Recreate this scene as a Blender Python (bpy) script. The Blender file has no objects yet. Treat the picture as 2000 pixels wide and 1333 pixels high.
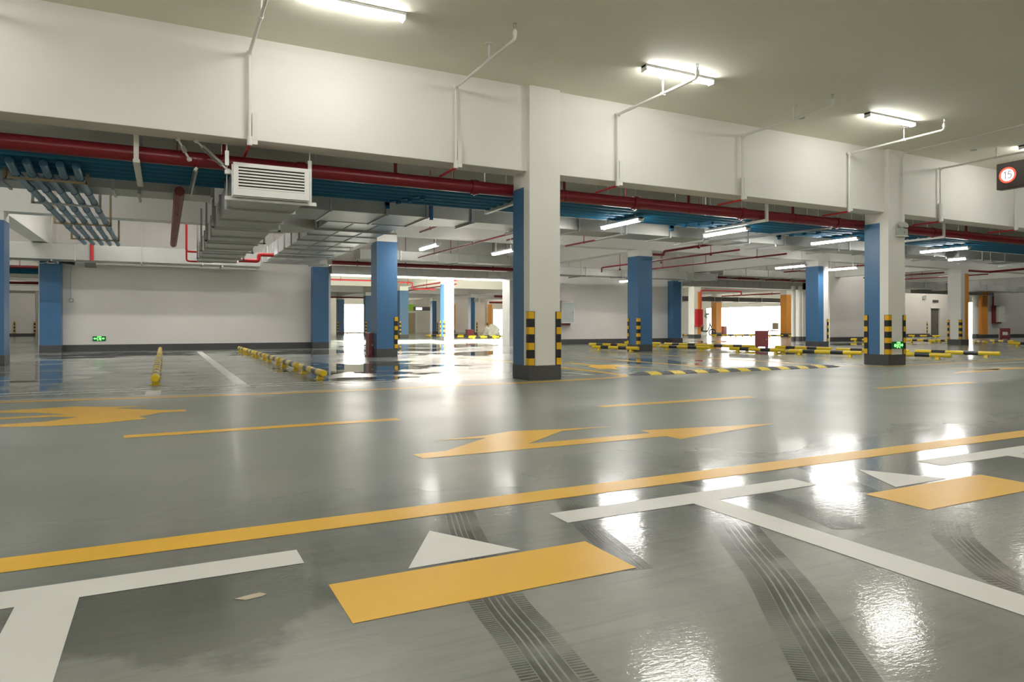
import bpy, bmesh, math, random
from mathutils import Vector, Matrix
random.seed(7)
SC = bpy.context.scene
C = SC.collection
PI = math.pi

# ------------------------------------------------------------------ camera
cd = bpy.data.cameras.new('camera'); cam = bpy.data.objects.new('camera', cd); C.objects.link(cam)
cam.location = (0, 0, 0.9)
YAW = math.atan(679/1341.4)
cam.rotation_euler = (PI/2, 0, -YAW)
cd.sensor_fit = 'HORIZONTAL'; cd.sensor_width = 36.0
cd.lens = 36.0*1341.4/2000
cd.shift_x = 0.0; cd.shift_y = -32.5/2000
cd.clip_start = 0.05; cd.clip_end = 400
SC.camera = cam

# ------------------------------------------------------------------ sky, sun, exposure
w = bpy.data.worlds.new('sky'); SC.world = w; w.use_nodes = True
bg = w.node_tree.nodes['Background']
bg.inputs[0].default_value = (1.0, 0.965, 0.93, 1); bg.inputs[1].default_value = 9.0
w.cycles.sampling_method = 'NONE'
# sunlight falling through the light well of the slab (a far, narrow beam: the sun reaches nothing else indoors)
sd = bpy.data.lights.new('sun', 'SPOT'); sd.energy = 30*4*PI*60**2; sd.color = (1, .95, .88)
sd.shadow_soft_size = .4; sd.spot_size = math.radians(17); sd.spot_blend = 0.0
sun = bpy.data.objects.new('sun', sd); C.objects.link(sun)
sun.rotation_euler = (math.radians(42), 0, math.radians(-12))
sun.location = Vector((14.5, 31.7, 4.75))-Vector((.139, .654, -.743))*60
SC.view_settings.view_transform = 'Standard'; SC.view_settings.look = 'None'
SC.view_settings.exposure = 0.78; SC.view_settings.gamma = 1.0
SC.view_settings.use_curve_mapping = False
SC.cycles.max_bounces = 8; SC.cycles.diffuse_bounces = 5; SC.cycles.glossy_bounces = 4
SC.cycles.caustics_reflective = False; SC.cycles.caustics_refractive = False
SC.cycles.sample_clamp_indirect = 6.0
TUBE_ROOM = 35.0      # tube lamps, near aisle
TUBE_BACK = 50.0       # tube lamps behind the beam

# ------------------------------------------------------------------ materials
M = {}
def mat(name, col, rough=0.5, metal=0.0, emit=None, estr=0.0, bump=0.0, bscale=40, var=0.0, vscale=3.0, coat=0.0, spec=0.5):
    m = bpy.data.materials.new(name); m.use_nodes = True
    nt = m.node_tree; b = nt.nodes['Principled BSDF']
    b.inputs['Base Color'].default_value = (*col, 1); b.inputs['Roughness'].default_value = rough
    b.inputs['Metallic'].default_value = metal
    b.inputs['Specular IOR Level'].default_value = spec
    if coat: b.inputs['Coat Weight'].default_value = coat; b.inputs['Coat Roughness'].default_value = .08
    if emit:
        b.inputs['Emission Color'].default_value = (*emit, 1); b.inputs['Emission Strength'].default_value = estr
    if var or bump:
        tc = nt.nodes.new('ShaderNodeTexCoord')
    if var:
        n = nt.nodes.new('ShaderNodeTexNoise'); n.inputs['Scale'].default_value = vscale; n.inputs['Detail'].default_value = 6
        nt.links.new(tc.outputs['Object'], n.inputs['Vector'])
        r = nt.nodes.new('ShaderNodeMapRange'); r.inputs[1].default_value = .3; r.inputs[2].default_value = .7
        r.inputs[3].default_value = 1-var; r.inputs[4].default_value = 1+var*.5
        nt.links.new(n.outputs[0], r.inputs[0])
        h = nt.nodes.new('ShaderNodeHueSaturation'); h.inputs['Color'].default_value = (*col, 1)
        nt.links.new(r.outputs[0], h.inputs['Value']); nt.links.new(h.outputs[0], b.inputs['Base Color'])
    if bump:
        n2 = nt.nodes.new('ShaderNodeTexNoise'); n2.inputs['Scale'].default_value = bscale; n2.inputs['Detail'].default_value = 4
        nt.links.new(tc.outputs['Object'], n2.inputs['Vector'])
        bp = nt.nodes.new('ShaderNodeBump'); bp.inputs['Strength'].default_value = bump; bp.inputs['Distance'].default_value = .01
        nt.links.new(n2.outputs[0], bp.inputs['Height']); nt.links.new(bp.outputs[0], b.inputs['Normal'])
    M[name] = m
    return m

mat('paint_white', (.84, .825, .77), .55, var=.04, vscale=.8, bump=.05, bscale=60)
mat('wall_white', (.82, .785, .74), .6, var=.05, vscale=.6, bump=.05, bscale=60)
mat('ceiling_paint', (.88, .86, .74), .7, var=.04, vscale=.5, bump=.05, bscale=50)
mat('chip_beige', (.52, .44, .33), .6)
mat('slab_shade', (.26, .24, .19), .8, var=.1)  # ceiling colour darkened to paint in the shade behind the beam
mat('blue_paint', (.06, .168, .33), .35, var=.05, vscale=1.0)
mat('orange_paint', (.80, .33, .05), .4, var=.04)
mat('green_paint', (.35, .65, .05), .4)
mat('plinth_grey', (.075, .075, .08), .4, var=.12, vscale=2)
mat('yellow_paint', (.84, .48, .035), .32, var=.05, vscale=2.5)
mat('white_paint_line', (.74, .73, .68), .35, var=.06, vscale=2.5)
mat('rubber_black', (.018, .018, .02), .38, bump=.1, bscale=80)
mat('band_yellow', (.80, .47, .01), .35)
mat('tube_yellow', (.78, .56, .02), .3)
mat('tube_black', (.02, .02, .022), .3)
mat('red_pipe', (.20, .006, .012), .3, var=.1)
mat('red_dusty', (.30, .075, .07), .55, var=.15)
mat('red_bright', (.50, .015, .02), .35)
mat('blue_pipe', (.012, .13, .25), .6, var=.08, spec=.25)
mat('blue_pipe_light', (.10, .24, .36), .35, var=.08)
mat('white_pipe', (.80, .79, .74), .4)
mat('galvanised', (.60, .61, .60), .38, metal=.75, var=.12, vscale=2.0, bump=.08, bscale=8)
mat('duct_panel', (.48, .485, .455), .42, metal=.45, var=.10, vscale=1.2, bump=.06, bscale=6)
mat('steel_strut', (.50, .50, .49), .4, metal=.7)
mat('wood_bar', (.32, .25, .14), .6)
mat('grille_white', (.84, .835, .80), .35)
mat('dark_void', (.02, .02, .02), .8)
mat('lamp_body', (.85, .85, .83), .4)
mat('lamp_tube_room', (.9, .9, .9), .4, emit=(1.0, .985, .93), estr=TUBE_ROOM)
mat('lamp_tube_back', (.9, .9, .9), .4, emit=(1.0, .975, .93), estr=TUBE_BACK)
mat('sign_brown', (.045, .026, .022), .3)
mat('sign_white_lit', (.9, .9, .9), .4, emit=(1, 1, 1), estr=1.0)
mat('sign_red_lit', (.8, .05, .03), .4, emit=(1, .08, .04), estr=1.1)
mat('sign_digit', (.25, .25, .38), .5)
mat('exit_green_dark', (.0, .07, .015), .3, emit=(0, .25, .03), estr=.12)
mat('exit_green_lit', (.3, .9, .3), .4, emit=(.22, 1.0, .20), estr=1.1)
mat('box_grey', (.42, .45, .42), .4)
mat('box_maroon', (.24, .05, .055), .35)
mat('glass_grey', (.52, .56, .54), .15)
mat('door_dark', (.13, .12, .11), .45)
mat('shutter_panel', (.56, .56, .54), .45, metal=.3, var=.06)
mat('speed_black', (.075, .08, .08), .6)
mat('speed_yellow', (.78, .58, .04), .45)
mat('bike_black', (.03, .03, .03), .4)
mat('chair_tan', (.42, .34, .22), .7)
mat('glare_white', (.88, .86, .80), .6)
mat('ground_pale', (.72, .69, .64), .8)

def floor_material():
    m = bpy.data.materials.new('epoxy_floor'); m.use_nodes = True; nt = m.node_tree; N = nt.nodes; L = nt.links
    b = N['Principled BSDF']
    tc = N.new('ShaderNodeTexCoord'); P = tc.outputs['Object']
    def noise(scale, detail=6, rough=.6, stretch=None, dist=0):
        n = N.new('ShaderNodeTexNoise'); n.inputs['Scale'].default_value = scale
        n.inputs['Detail'].default_value = detail; n.inputs['Roughness'].default_value = rough
        n.inputs['Distortion'].default_value = dist
        if stretch:
            mp = N.new('ShaderNodeMapping'); mp.inputs['Scale'].default_value = stretch
            mp.inputs['Rotation'].default_value = (0, 0, .22)
            L.new(P, mp.inputs['Vector']); L.new(mp.outputs[0], n.inputs['Vector'])
        else: L.new(P, n.inputs['Vector'])
        return n.outputs[0]
    def rng(v, a, b_, c, d):
        r = N.new('ShaderNodeMapRange'); r.inputs[1].default_value = a; r.inputs[2].default_value = b_
        r.inputs[3].default_value = c; r.inputs[4].default_value = d; L.new(v, r.inputs[0]); return r.outputs[0]
    def math_(op, a, b_=None):
        n = N.new('ShaderNodeMath'); n.operation = op
        for i, x in enumerate((a, b_)):
            if x is None: continue
            if isinstance(x, (int, float)): n.inputs[i].default_value = x
            else: L.new(x, n.inputs[i])
        return n.outputs[0]
    def mix(f, a, b_):
        n = N.new('ShaderNodeMix'); n.data_type = 'RGBA'
        if isinstance(f, (int, float)): n.inputs[0].default_value = f
        else: L.new(f, n.inputs[0])
        for i, x in ((6, a), (7, b_)):
            if isinstance(x, tuple): n.inputs[i].default_value = (*x, 1)
            else: L.new(x, n.inputs[i])
        return n.outputs[2]
    sep = N.new('ShaderNodeSeparateXYZ'); L.new(P, sep.inputs[0])
    big = rng(noise(.7, 5), .32, .68, 0, 1)
    fine = rng(noise(5, 8, .7, dist=.6), .35, .7, 0, 1)
    streak = rng(noise(3.2, 8, .68, (.22, 2.6, 1), 1.6), .48, .85, 0, 1)
    col = mix(big, (.175, .186, .165), (.262, .275, .246))
    lane = rng(sep.outputs[1], 3.0, 5.5, 1.0, .35)
    col = mix(math_('MULTIPLY', math_('MULTIPLY', fine, .32), lane), col, (.31, .32, .29))
    col = mix(math_('MULTIPLY', math_('MULTIPLY', streak, .42), lane), col, (.34, .305, .245))
    scr = rng(noise(7, 8, .72, (.14, 3.5, 1), .9), .52, .85, 0, 1)
    col = mix(math_('MULTIPLY', math_('MULTIPLY', scr, .55), lane), col, (.10, .106, .10))
    col = mix(rng(sep.outputs[1], 3.2, 5.5, 0, .55), col, (.285, .315, .275))
    # the damp stain beside the bay line and standing water further back
    def ellipse(cx, cy, a, b_):
        x = math_('DIVIDE', math_('SUBTRACT', sep.outputs[0], cx), a)
        y = math_('DIVIDE', math_('SUBTRACT', sep.outputs[1], cy), b_)
        return math_('SUBTRACT', 1.0, math_('ADD', math_('MULTIPLY', x, x), math_('MULTIPLY', y, y)))
    wob = rng(noise(1.5, 5, .6), .3, .7, -.75, .75)
    wob2 = rng(noise(.9, 4, .55), .3, .7, -1.0, .9)
    st = math_('ADD', ellipse(.15, 2.45, .62, .50), wob)
    st = rng(st, .1, .45, 0, .7)
    col = mix(st, col, (.095, .104, .088))
    pud = None
    for e in ((3.7, 14.4, 1.9, 2.4), (2.9, 11.15, 1.3, .55), (10.4, 14.0, 1.6, 2.1), (4.0, 22.6, 2.6, 2.4), (-2.4, 15.5, 1.3, 5.5),
              (-1.5, 23.0, 2.4, 2.6), (9.5, 19.5, 3.5, 1.5), (10, 27.5, 4.0, 3.2), (7.5, 23.2, 2.2, 1.6), (19.5, 20.3, 1.6, 1.2), (17.2, 15.6, 1.2, 1.4), (28.5, 20.5, 4.0, 1.6), (24, 27.5, 4, 2)):
        q = ellipse(*e); pud = q if pud is None else math_('MAXIMUM', pud, q)
    pud = rng(math_('ADD', pud, wob2), .18, .30, 0, 1)
    back = rng(sep.outputs[1], 9.4, 11.5, 0, 1)
    pud = math_('MULTIPLY', pud, back)
    col = mix(math_('MULTIPLY', pud, .55), col, (.08, .085, .08))
    L.new(col, b.inputs['Base Color'])
    r0 = math_('ADD', rng(noise(.9, 3, .5), .3, .7, .17, .24), rng(sep.outputs[1], 3.0, 4.2, 0, .12))
    r1 = rng(noise(1.1, 3, .5), .3, .7, .14, .25)
    rm = N.new('ShaderNodeMix'); rm.data_type = 'FLOAT'; L.new(back, rm.inputs[0]); L.new(r0, rm.inputs[2]); L.new(r1, rm.inputs[3])
    rp = N.new('ShaderNodeMix'); rp.data_type = 'FLOAT'; L.new(pud, rp.inputs[0]); L.new(rm.outputs[0], rp.inputs[2]); rp.inputs[3].default_value = .012
    L.new(rp.outputs[0], b.inputs['Roughness'])
    b.inputs['Specular IOR Level'].default_value = .38
    L.new(rng(sep.outputs[1], 3.0, 3.9, .75, .02), b.inputs['Coat Weight']); b.inputs['Coat Roughness'].default_value = .03
    bp = N.new('ShaderNodeBump'); bp.inputs['Distance'].default_value = .004
    L.new(noise(48, 3, .6, (.6, 1.5, 1)), bp.inputs['Height'])
    L.new(math_('MULTIPLY', math_('SUBTRACT', 1.0, pud), rng(sep.outputs[1], 2.5, 7.5, .14, .02)), bp.inputs['Strength'])
    L.new(bp.outputs[0], b.inputs['Normal']); L.new(bp.outputs[0], b.inputs['Coat Normal'])
    M['floor'] = m
floor_material()

def tread_material():
    m = bpy.data.materials.new('tyre_rubber_film'); m.use_nodes = True; nt = m.node_tree; N = nt.nodes; L = nt.links
    b = N['Principled BSDF']; b.inputs['Base Color'].default_value = (.06, .062, .06, 1); b.inputs['Roughness'].default_value = .2
    tr = N.new('ShaderNodeBsdfTransparent'); mx = N.new('ShaderNodeMixShader')
    tc = N.new('ShaderNodeTexCoord'); n = N.new('ShaderNodeTexNoise'); n.inputs['Scale'].default_value = 4; n.inputs['Detail'].default_value = 6
    L.new(tc.outputs['Object'], n.inputs['Vector'])
    r = N.new('ShaderNodeMapRange'); r.inputs[1].default_value = .35; r.inputs[2].default_value = .65; r.inputs[3].default_value = .10; r.inputs[4].default_value = .62
    L.new(n.outputs[0], r.inputs[0]); L.new(r.outputs[0], mx.inputs[0]); L.new(tr.outputs[0], mx.inputs[1]); L.new(b.outputs[0], mx.inputs[2])
    L.new(mx.outputs[0], N['Material Output'].inputs['Surface'])
    M['tread'] = m
tread_material()

# ------------------------------------------------------------------ mesh helpers
class MB:
    """collects shapes and links them as one mesh object"""
    def __init__(s): s.v = []; s.f = []; s.m = []; s.sm = []
    def add(s, vs, fs, mi=0, smooth=False):
        o = len(s.v); s.v += [tuple(x) for x in vs]
        for f in fs: s.f.append([o+i for i in f]); s.m.append(mi); s.sm.append(smooth)
        return s
    def box(s, x0, x1, y0, y1, z0, z1, mi=0):
        return s.add([(x0,y0,z0),(x1,y0,z0),(x1,y1,z0),(x0,y1,z0),(x0,y0,z1),(x1,y0,z1),(x1,y1,z1),(x0,y1,z1)],
                     [(0,3,2,1),(4,5,6,7),(0,1,5,4),(1,2,6,5),(2,3,7,6),(3,0,4,7)], mi)
    def hexa(s, pts, mi=0):
        return s.add(pts, [(0,3,2,1),(4,5,6,7),(0,1,5,4),(1,2,6,5),(2,3,7,6),(3,0,4,7)], mi)
    def prism(s, poly, z0, z1, mi=0):
        n = len(poly)
        a = sum(poly[i][0]*poly[(i+1)%n][1]-poly[(i+1)%n][0]*poly[i][1] for i in range(n))
        if a < 0: poly = poly[::-1]
        vs = [(x,y,z0) for x,y in poly]+[(x,y,z1) for x,y in poly]
        fs = [tuple(range(n-1,-1,-1)), tuple(range(n,2*n))]+[(i,(i+1)%n,n+(i+1)%n,n+i) for i in range(n)]
        return s.add(vs, fs, mi)
    def flat(s, poly, z, mi=0):
        n = len(poly); a = sum(poly[i][0]*poly[(i+1)%n][1]-poly[(i+1)%n][0]*poly[i][1] for i in range(n))
        if a < 0: poly = poly[::-1]
        return s.add([(x,y,z) for x,y in poly], [tuple(range(n))], mi)
    def cyl(s, p0, p1, r, seg=12, r1=None, mi=0, caps=True):
        p0 = Vector(p0); p1 = Vector(p1); d = (p1-p0).normalized(); r1 = r if r1 is None else r1
        u = d.orthogonal().normalized(); v = d.cross(u)
        vs = [p0+(u*math.cos(2*PI*i/seg)+v*math.sin(2*PI*i/seg))*r for i in range(seg)]
        vs += [p1+(u*math.cos(2*PI*i/seg)+v*math.sin(2*PI*i/seg))*r1 for i in range(seg)]
        s.add(vs, [(i,(i+1)%seg,seg+(i+1)%seg,seg+i) for i in range(seg)], mi, True)
        if caps:
            s.add(vs[:seg], [tuple(range(seg-1,-1,-1))], mi); s.add(vs[seg:], [tuple(range(seg))], mi)
        return s
    def tube(s, path, r, seg=10, mi=0):
        P = [Vector(p) for p in path]; rings = []
        t0 = (P[1]-P[0]).normalized(); u = t0.orthogonal().normalized()
        for i, p in enumerate(P):
            if i == 0: t = (P[1]-P[0]).normalized()
            elif i == len(P)-1: t = (P[-1]-P[-2]).normalized()
            else: t = ((P[i]-P[i-1]).normalized()+(P[i+1]-P[i]).normalized()).normalized()
            u = (u-t*u.dot(t)).normalized(); v = t.cross(u); k = 1.0
            if 0 < i < len(P)-1:
                c = (P[i]-P[i-1]).normalized().dot(t); k = 1/max(c, .6)
            rings.append([p+(u*math.cos(2*PI*j/seg)+v*math.sin(2*PI*j/seg))*r*(k if k > 1 else 1) for j in range(seg)])
        vs = [q for rg in rings for q in rg]; fs = []
        for i in range(len(P)-1):
            for j in range(seg): fs.append((i*seg+j, i*seg+(j+1)%seg, (i+1)*seg+(j+1)%seg, (i+1)*seg+j))
        s.add(vs, fs, mi, True)
        s.add(rings[0], [tuple(range(seg-1,-1,-1))], mi); s.add(rings[-1], [tuple(range(seg))], mi)
        return s
    def build(s, name, mats, parent=None, bevel=0.0, kind=None, loc=None):
        me = bpy.data.meshes.new(name); me.from_pydata(s.v, [], s.f); me.update()
        if not isinstance(mats, (list, tuple)): mats = [mats]
        for m in mats: me.materials.append(M[m])
        me.polygons.foreach_set('material_index', s.m); me.polygons.foreach_set('use_smooth', s.sm)
        o = bpy.data.objects.new(name, me); C.objects.link(o)
        if loc is not None: o.location = loc
        if parent is not None: o.parent = parent
        if bevel:
            b = o.modifiers.new('bevel', 'BEVEL'); b.width = bevel; b.segments = 2; b.limit_method = 'ANGLE'; b.angle_limit = math.radians(40)
        if kind: o['kind'] = kind
        return o

def arc(path, r=.06, n=5):
    """rounds the corners of a path"""
    P = [Vector(p) for p in path]; out = [P[0]]
    for i in range(1, len(P)-1):
        a = (P[i-1]-P[i]); b = (P[i+1]-P[i]); k = min(r, a.length*.45, b.length*.45)
        A = P[i]+a.normalized()*k; B = P[i]+b.normalized()*k
        for j in range(n+1):
            t = j/n; out.append(A*(1-t)**2+P[i]*2*t*(1-t)+B*t*t)
    out.append(P[-1]); return out

def tag(o, label=None, cat=None, group=None, kind=None):
    if label: o['label'] = label
    if cat: o['category'] = cat
    if group: o['group'] = group
    if kind: o['kind'] = kind
    return o
def thing(name, label, cat, loc=(0,0,0), rotz=0, group=None, kind=None):
    o = bpy.data.objects.new(name, None); C.objects.link(o); o.location = loc; o.rotation_euler = (0,0,rotz)
    o.empty_display_size = .1
    return tag(o, label, cat, group, kind)
def dup(root, loc, rotz=0, label=None, group=None):
    r = root.copy(); C.objects.link(r); r.location = loc; r.rotation_euler = (0,0,rotz)
    if label: r['label'] = label
    if group: r['group'] = group
    for ch in list(root.children):
        c = ch.copy(); C.objects.link(c); c.parent = r
        for g in list(ch.children):
            d = g.copy(); C.objects.link(d); d.parent = c
    return r
def B(x0,x1,y0,y1,z0,z1): return MB().box(x0,x1,y0,y1,z0,z1)
def struct(name, mb, m, label, cat, bevel=0):
    o = mb.build(name, m, None, bevel); return tag(o, label, cat, None, 'structure')

ZC = 4.745; ZB = 3.375       # slab soffit, beam soffit

# ------------------------------------------------------------------ setting
fl = MB(); fl.add([(-16,-9,0),(62,-9,0),(62,70,0),(-16,70,0)], [(0,1,2,3)])
floor = struct('floor', fl, 'floor', 'glossy grey green epoxy floor with wet patches and painted lines', 'floor')
gr = MB(); gr.add([(-80,70,-.03),(150,70,-.03),(150,160,-.03),(-80,160,-.03)], [(0,1,2,3)])
gr.add([(62,-40,-.03),(150,-40,-.03),(150,70,-.03),(62,70,-.03)], [(0,1,2,3)])
gr.add([(46.7,37.2,-.005),(62,37.2,-.005),(62,70,-.005),(46.7,70,-.005)], [(0,1,2,3)])
struct('ground', gr, 'ground_pale', 'sunlit pale ground outside the far exits', 'ground')

ce = MB()
WX0, WX1, WY0, WY1 = 8.0, 21.0, 28.6, 34.8       # light well in the slab
ce.box(-16,62,-9,10.0,ZC,ZC+.3); ce.box(-16,62,26.95,WY0,ZC,ZC+.3); ce.box(-16,WX0,WY0,WY1,ZC,ZC+.3)
ce.box(WX1,62,WY0,WY1,ZC,ZC+.3); ce.box(-16,46.7,WY1,70,ZC,ZC+.3); ce.box(46.7,62,WY1,37.2,ZC,ZC+.3)
struct('ceiling', B(-16,62,10.0,26.95,ZC,ZC+.3), 'slab_shade', 'ceiling slab with painted shade above the pipes and ducts behind the beam', 'ceiling')
struct('ceiling', ce, 'ceiling_paint', 'plain painted concrete ceiling slab', 'ceiling')

struct('ceiling_beam', B(-16,62,9.79,10.215,ZB,ZC+.02), 'paint_white', 'deep white beam running across the near aisle', 'beam', .008)
struct('ceiling_beam', B(-16,62,18.36,18.78,ZB,ZC+.02), 'paint_white', 'white beam over the second row of columns', 'beam', .008)
struct('ceiling_beam', B(-16,62,26.75,27.15,3.2,ZC+.02), 'wall_white', 'white beam over the back wall and shutters', 'beam', .008)
for y in (35.15, 43.85, 52.55, 61.25):
    struct('ceiling_beam', B(-16,46.5,y,y+.42,ZB,ZC+.02), 'wall_white', {35.15:'sunlit white beam just beyond the shutter opening', 43.85:'white beam second beyond the shutter opening', 52.55:'white beam third beyond the shutter opening', 61.25:'farthest white beam beyond the shutter opening'}[y], 'beam', .008)
for x, lb in ((-3.55,'white lengthwise beam above the leftmost blue column'), (5.24,'white lengthwise beam above the blue column left of the middle'), (14.02,'white lengthwise beam above the dark blue column'), (22.6,'white lengthwise beam above the blue column by the shutter'), (31.4,'white lengthwise beam above the orange edged column'), (40.2,'white lengthwise beam above the far orange columns')):
    struct('ceiling_beam', B(x,x+.4,18.78,26.75,ZB+.004,ZC+.01), 'paint_white', lb, 'beam', .008)
for x, lb in ((5.24,'white lengthwise beam of the left far hall'), (13.7,'white lengthwise beam over the sunlit column'), (22.5,'white lengthwise beam of the middle far hall'), (31.4,'white lengthwise beam over the column with the red cabinet'), (40.2,'white lengthwise beam at the right of the far hall')):
    struct('ceiling_beam', B(x,x+.4,35.57,70,ZB+.004,ZC+.01), 'wall_white', lb, 'beam', .008)

# back wall segments, each with its skirting
def wall(name, x0,x1,y0,y1, label, z0=0, z1=ZC+.02, m='wall_white'):
    return struct(name, B(x0,x1,y0,y1,z0,z1), m, label, 'wall')
def skirt(name, x0,x1,y0,y1, label):
    return struct(name, B(x0,x1,y0,y1,0,.225), 'plinth_grey', label, 'skirting')
wall('wall_back', -3.62,5.63,26.62,27.0, 'white back wall between two blue wall columns, with small exit sign')
skirt('baseboard_back', -2.96,4.95,26.585,26.63, 'dark grey skirting under the white wall with the exit sign')
wall('wall_back', 13.28,22.62,26.62,27.0, 'white back wall with the white fronted hose cabinet')
skirt('baseboard_back', 13.3,22.0,26.585,26.63, 'dark grey skirting under the wall with the hose cabinet')
wall('wall_right', 31.0,37.2,24.5,24.9, 'white wall behind the floodlight column')
skirt('baseboard_right', 31.0,37.2,24.465,24.51, 'dark grey skirting of the wall behind the floodlight column')
wall('wall_right', 46.5,50.0,31.0,31.4, 'white far wall left of the dark doorway')
wall('wall_right', 51.15,52.6,31.0,31.4, 'white far wall right of the dark doorway')
wall('wall_right', 50.0,51.15,31.0,31.4, 'white wall panel over the dark doorway', 2.1)
skirt('baseboard_right', 46.5,49.9,30.965,31.01, 'dark skirting beside the dark doorway')
wall('wall_right', 48.37,62,26.6,27.0, 'white wall with red pipe and cabinet at the far right')
skirt('baseboard_right', 48.4,62,26.565,26.61, 'dark skirting under the far right wall')
# envelope with its bright openings
wall('wall_left', -16.2,-16,-9,70, 'white side wall at the far left')
wall('wall_front', -16,62,-9.2,-9, 'white wall behind the viewer')
def holed(name, axis, c0, c1, a0, a1, holes, label, m='wall_white', zt=ZC+.3):
    mb = MB(); cur = a0
    def seg(a, b, z0, z1):
        if axis == 'x': mb.box(a,b,c0,c1,z0,z1)
        else: mb.box(c0,c1,a,b,z0,z1)
    for h0, h1, hz in holes:
        seg(cur, h0, 0, zt); seg(h0, h1, hz, zt); cur = h1
    seg(cur, a1, 0, zt)
    return struct(name, mb, m, label, 'wall')
holed('wall_far', 'x', 69.8, 70.0, -16, 46.7, [(15.6,19.0,2.95),(33.0,37.2,2.6)], 'far end wall with two glaring daylight exits')
holed('wall_side', 'y', 46.5, 46.7, 31.4, 69.8, [(36.0,40.6,2.45),(41.2,50.5,2.45)], 'far side wall with the wide glaring daylight exit')
holed('wall_end', 'y', 62, 62.2, -9, 37.2, [(34.4,35.3,2.8)], 'end wall at the far right with a narrow daylight gap')
wall('wall_return', 46.7,62,37.0,37.2, 'white return wall beyond the dark doorway')
# far-left rooms beyond the gap between the left columns
wall('wall_recess', -16,-8.6,61.8,62.0, 'white far wall seen through the left gap')
wall('wall_recess', -7.6,-2.0,63.4,63.6, 'white recessed far wall seen through the left gap')
skirt('baseboard_recess', -16,-8.6,61.76,61.81, 'dark skirting seen through the left gap')
skirt('baseboard_recess', -7.6,-2.0,63.36,63.41, 'dark skirting of the recess seen through the left gap')

d = thing('door_1', 'dark grey door in the far white wall right of the floodlight column', 'door', (50.575,31.0,0), kind='structure')
B(-.57,.57,.12,.17,0,2.1).build('door_leaf', 'door_dark', d)
m_ = MB(); m_.box(-.60,-.55,-.02,.1,0,2.13); m_.box(.55,.60,-.02,.1,0,2.13); m_.box(-.6,.6,-.02,.1,2.08,2.14); m_.build('door_frame', 'grille_white', d)
MB().cyl((.42,.1,1.0),(.42,.04,1.0),.025).cyl((.42,.05,1.0),(.30,.05,1.0),.012).build('door_handle', 'steel_strut', d)

# fire shutter housings above the openings
def shutter(x0, x1, y, z0, z1, label):
    t = thing('shutter_box', label, 'shutter housing', ((x0+x1)/2, y, z0), kind='structure')
    h = (x1-x0)/2
    B(-h,h,0,.5,0,z1-z0).build('housing', 'shutter_panel', t)
    n = int((x1-x0)/.55); s = MB()
    for i in range(n+1):
        xx = -h+i*(2*h)/n; s.box(xx-.008,xx+.008,-.012,.0,0.02,z1-z0-.02)
    s.build('joint_strips', 'steel_strut', t)
    B(-h,h,-.03,.06,-.03,.0).build('bottom_rail', 'grille_white', t)
shutter(5.64,13.3,26.2,2.84,3.14, 'long ribbed steel shutter housing over the opening left of centre')
shutter(22.62,31.3,26.2,2.80,3.16, 'long ribbed steel shutter housing over the opening right of centre')
shutter(40.3,49.0,26.2,2.82,3.16, 'far ribbed steel shutter housing beside the orange edged column')
# opening edge posts
struct('trim_1', B(13.2,13.42,26.3,27.0,0,2.85), 'shutter_panel', 'grey steel guide post at the right of the left shutter opening', 'trim')
struct('trim_2', B(5.54,5.64,26.4,27.0,0,2.85), 'paint_white', 'white end post of the back wall', 'trim')
struct('trim_3', B(22.58,22.68,26.4,27.0,0,2.85), 'paint_white', 'white end post of the wall with the hose cabinet', 'trim')

# ------------------------------------------------------------------ floor markings (children of the floor)
def mark(name, polys, m, label, z=.0016):
    mb = MB()
    for p in polys: mb.flat(p, z)
    o = mb.build(name, m, floor); o['label'] = label; return o
def strip(pts, wd):
    L_, R_ = [], []
    for i, p in enumerate(pts):
        a = Vector(pts[max(i-1,0)]); b = Vector(pts[min(i+1,len(pts)-1)]); t = (b-a).normalized(); n = Vector((-t.y, t.x))
        L_.append(tuple(Vector(p)+n*wd/2)); R_.append(tuple(Vector(p)-n*wd/2))
    return [[L_[i],L_[i+1],R_[i+1],R_[i]] for i in range(len(pts)-1)]
def rect(x0,x1,y0,y1): return [(x0,y0),(x1,y0),(x1,y1),(x0,y1)]
mark('aisle_line', [rect(-7,58,3.05,3.24)], 'yellow_paint', 'long yellow line in front of the parking bays')
for i, x in enumerate((-.34, 2.45, 5.23)):
    lb = ('white T shaped bay marking at the lower left', 'white T shaped bay marking at the lower right', 'white bay marking at the right edge')[i]
    mark('bay_line', [rect(x-.82,x+.81,2.66,2.83), rect(x-.085,x+.09,-2.6,2.66)], 'white_paint_line', lb)
for i, x in enumerate((1.03, 3.83)):
    mark('bay_number_panel', [rect(x-.525,x+.525,2.055,2.40)], 'yellow_paint', ('yellow painted rectangle in the near bay', 'yellow painted rectangle in the right hand bay')[i])
    mark('bay_triangle', [[(x-.23,2.425),(x+.235,2.425),(x,2.83)]], 'white_paint_line', ('white triangle above the near yellow rectangle', 'white triangle above the right yellow rectangle')[i])
mark('lane_dash', [rect(-.29,1.98,6.225,6.38)], 'yellow_paint', 'yellow lane dash at the left')
mark('lane_dash', [rect(4.25,6.5,6.18,6.34)], 'yellow_paint', 'yellow lane dash right of the middle')
mark('lane_dash', [rect(8.9,11.2,6.2,6.36)], 'yellow_paint', 'yellow lane dash far right')
mark('direction_arrow', [[(1.53,4.545),(1.545,4.37),(3.6,4.36),(3.60,4.20),(4.94,4.48),(3.6,4.70),(3.58,4.545),(2.45,4.56),(2.99,4.97),(3.54,5.0),(3.0,5.07),(2.6,5.16),(2.3,5.05),(1.87,5.0),(2.27,4.94),(1.78,4.56)]],
     'yellow_paint', 'yellow straight and turn arrow in the middle of the aisle')
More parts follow.
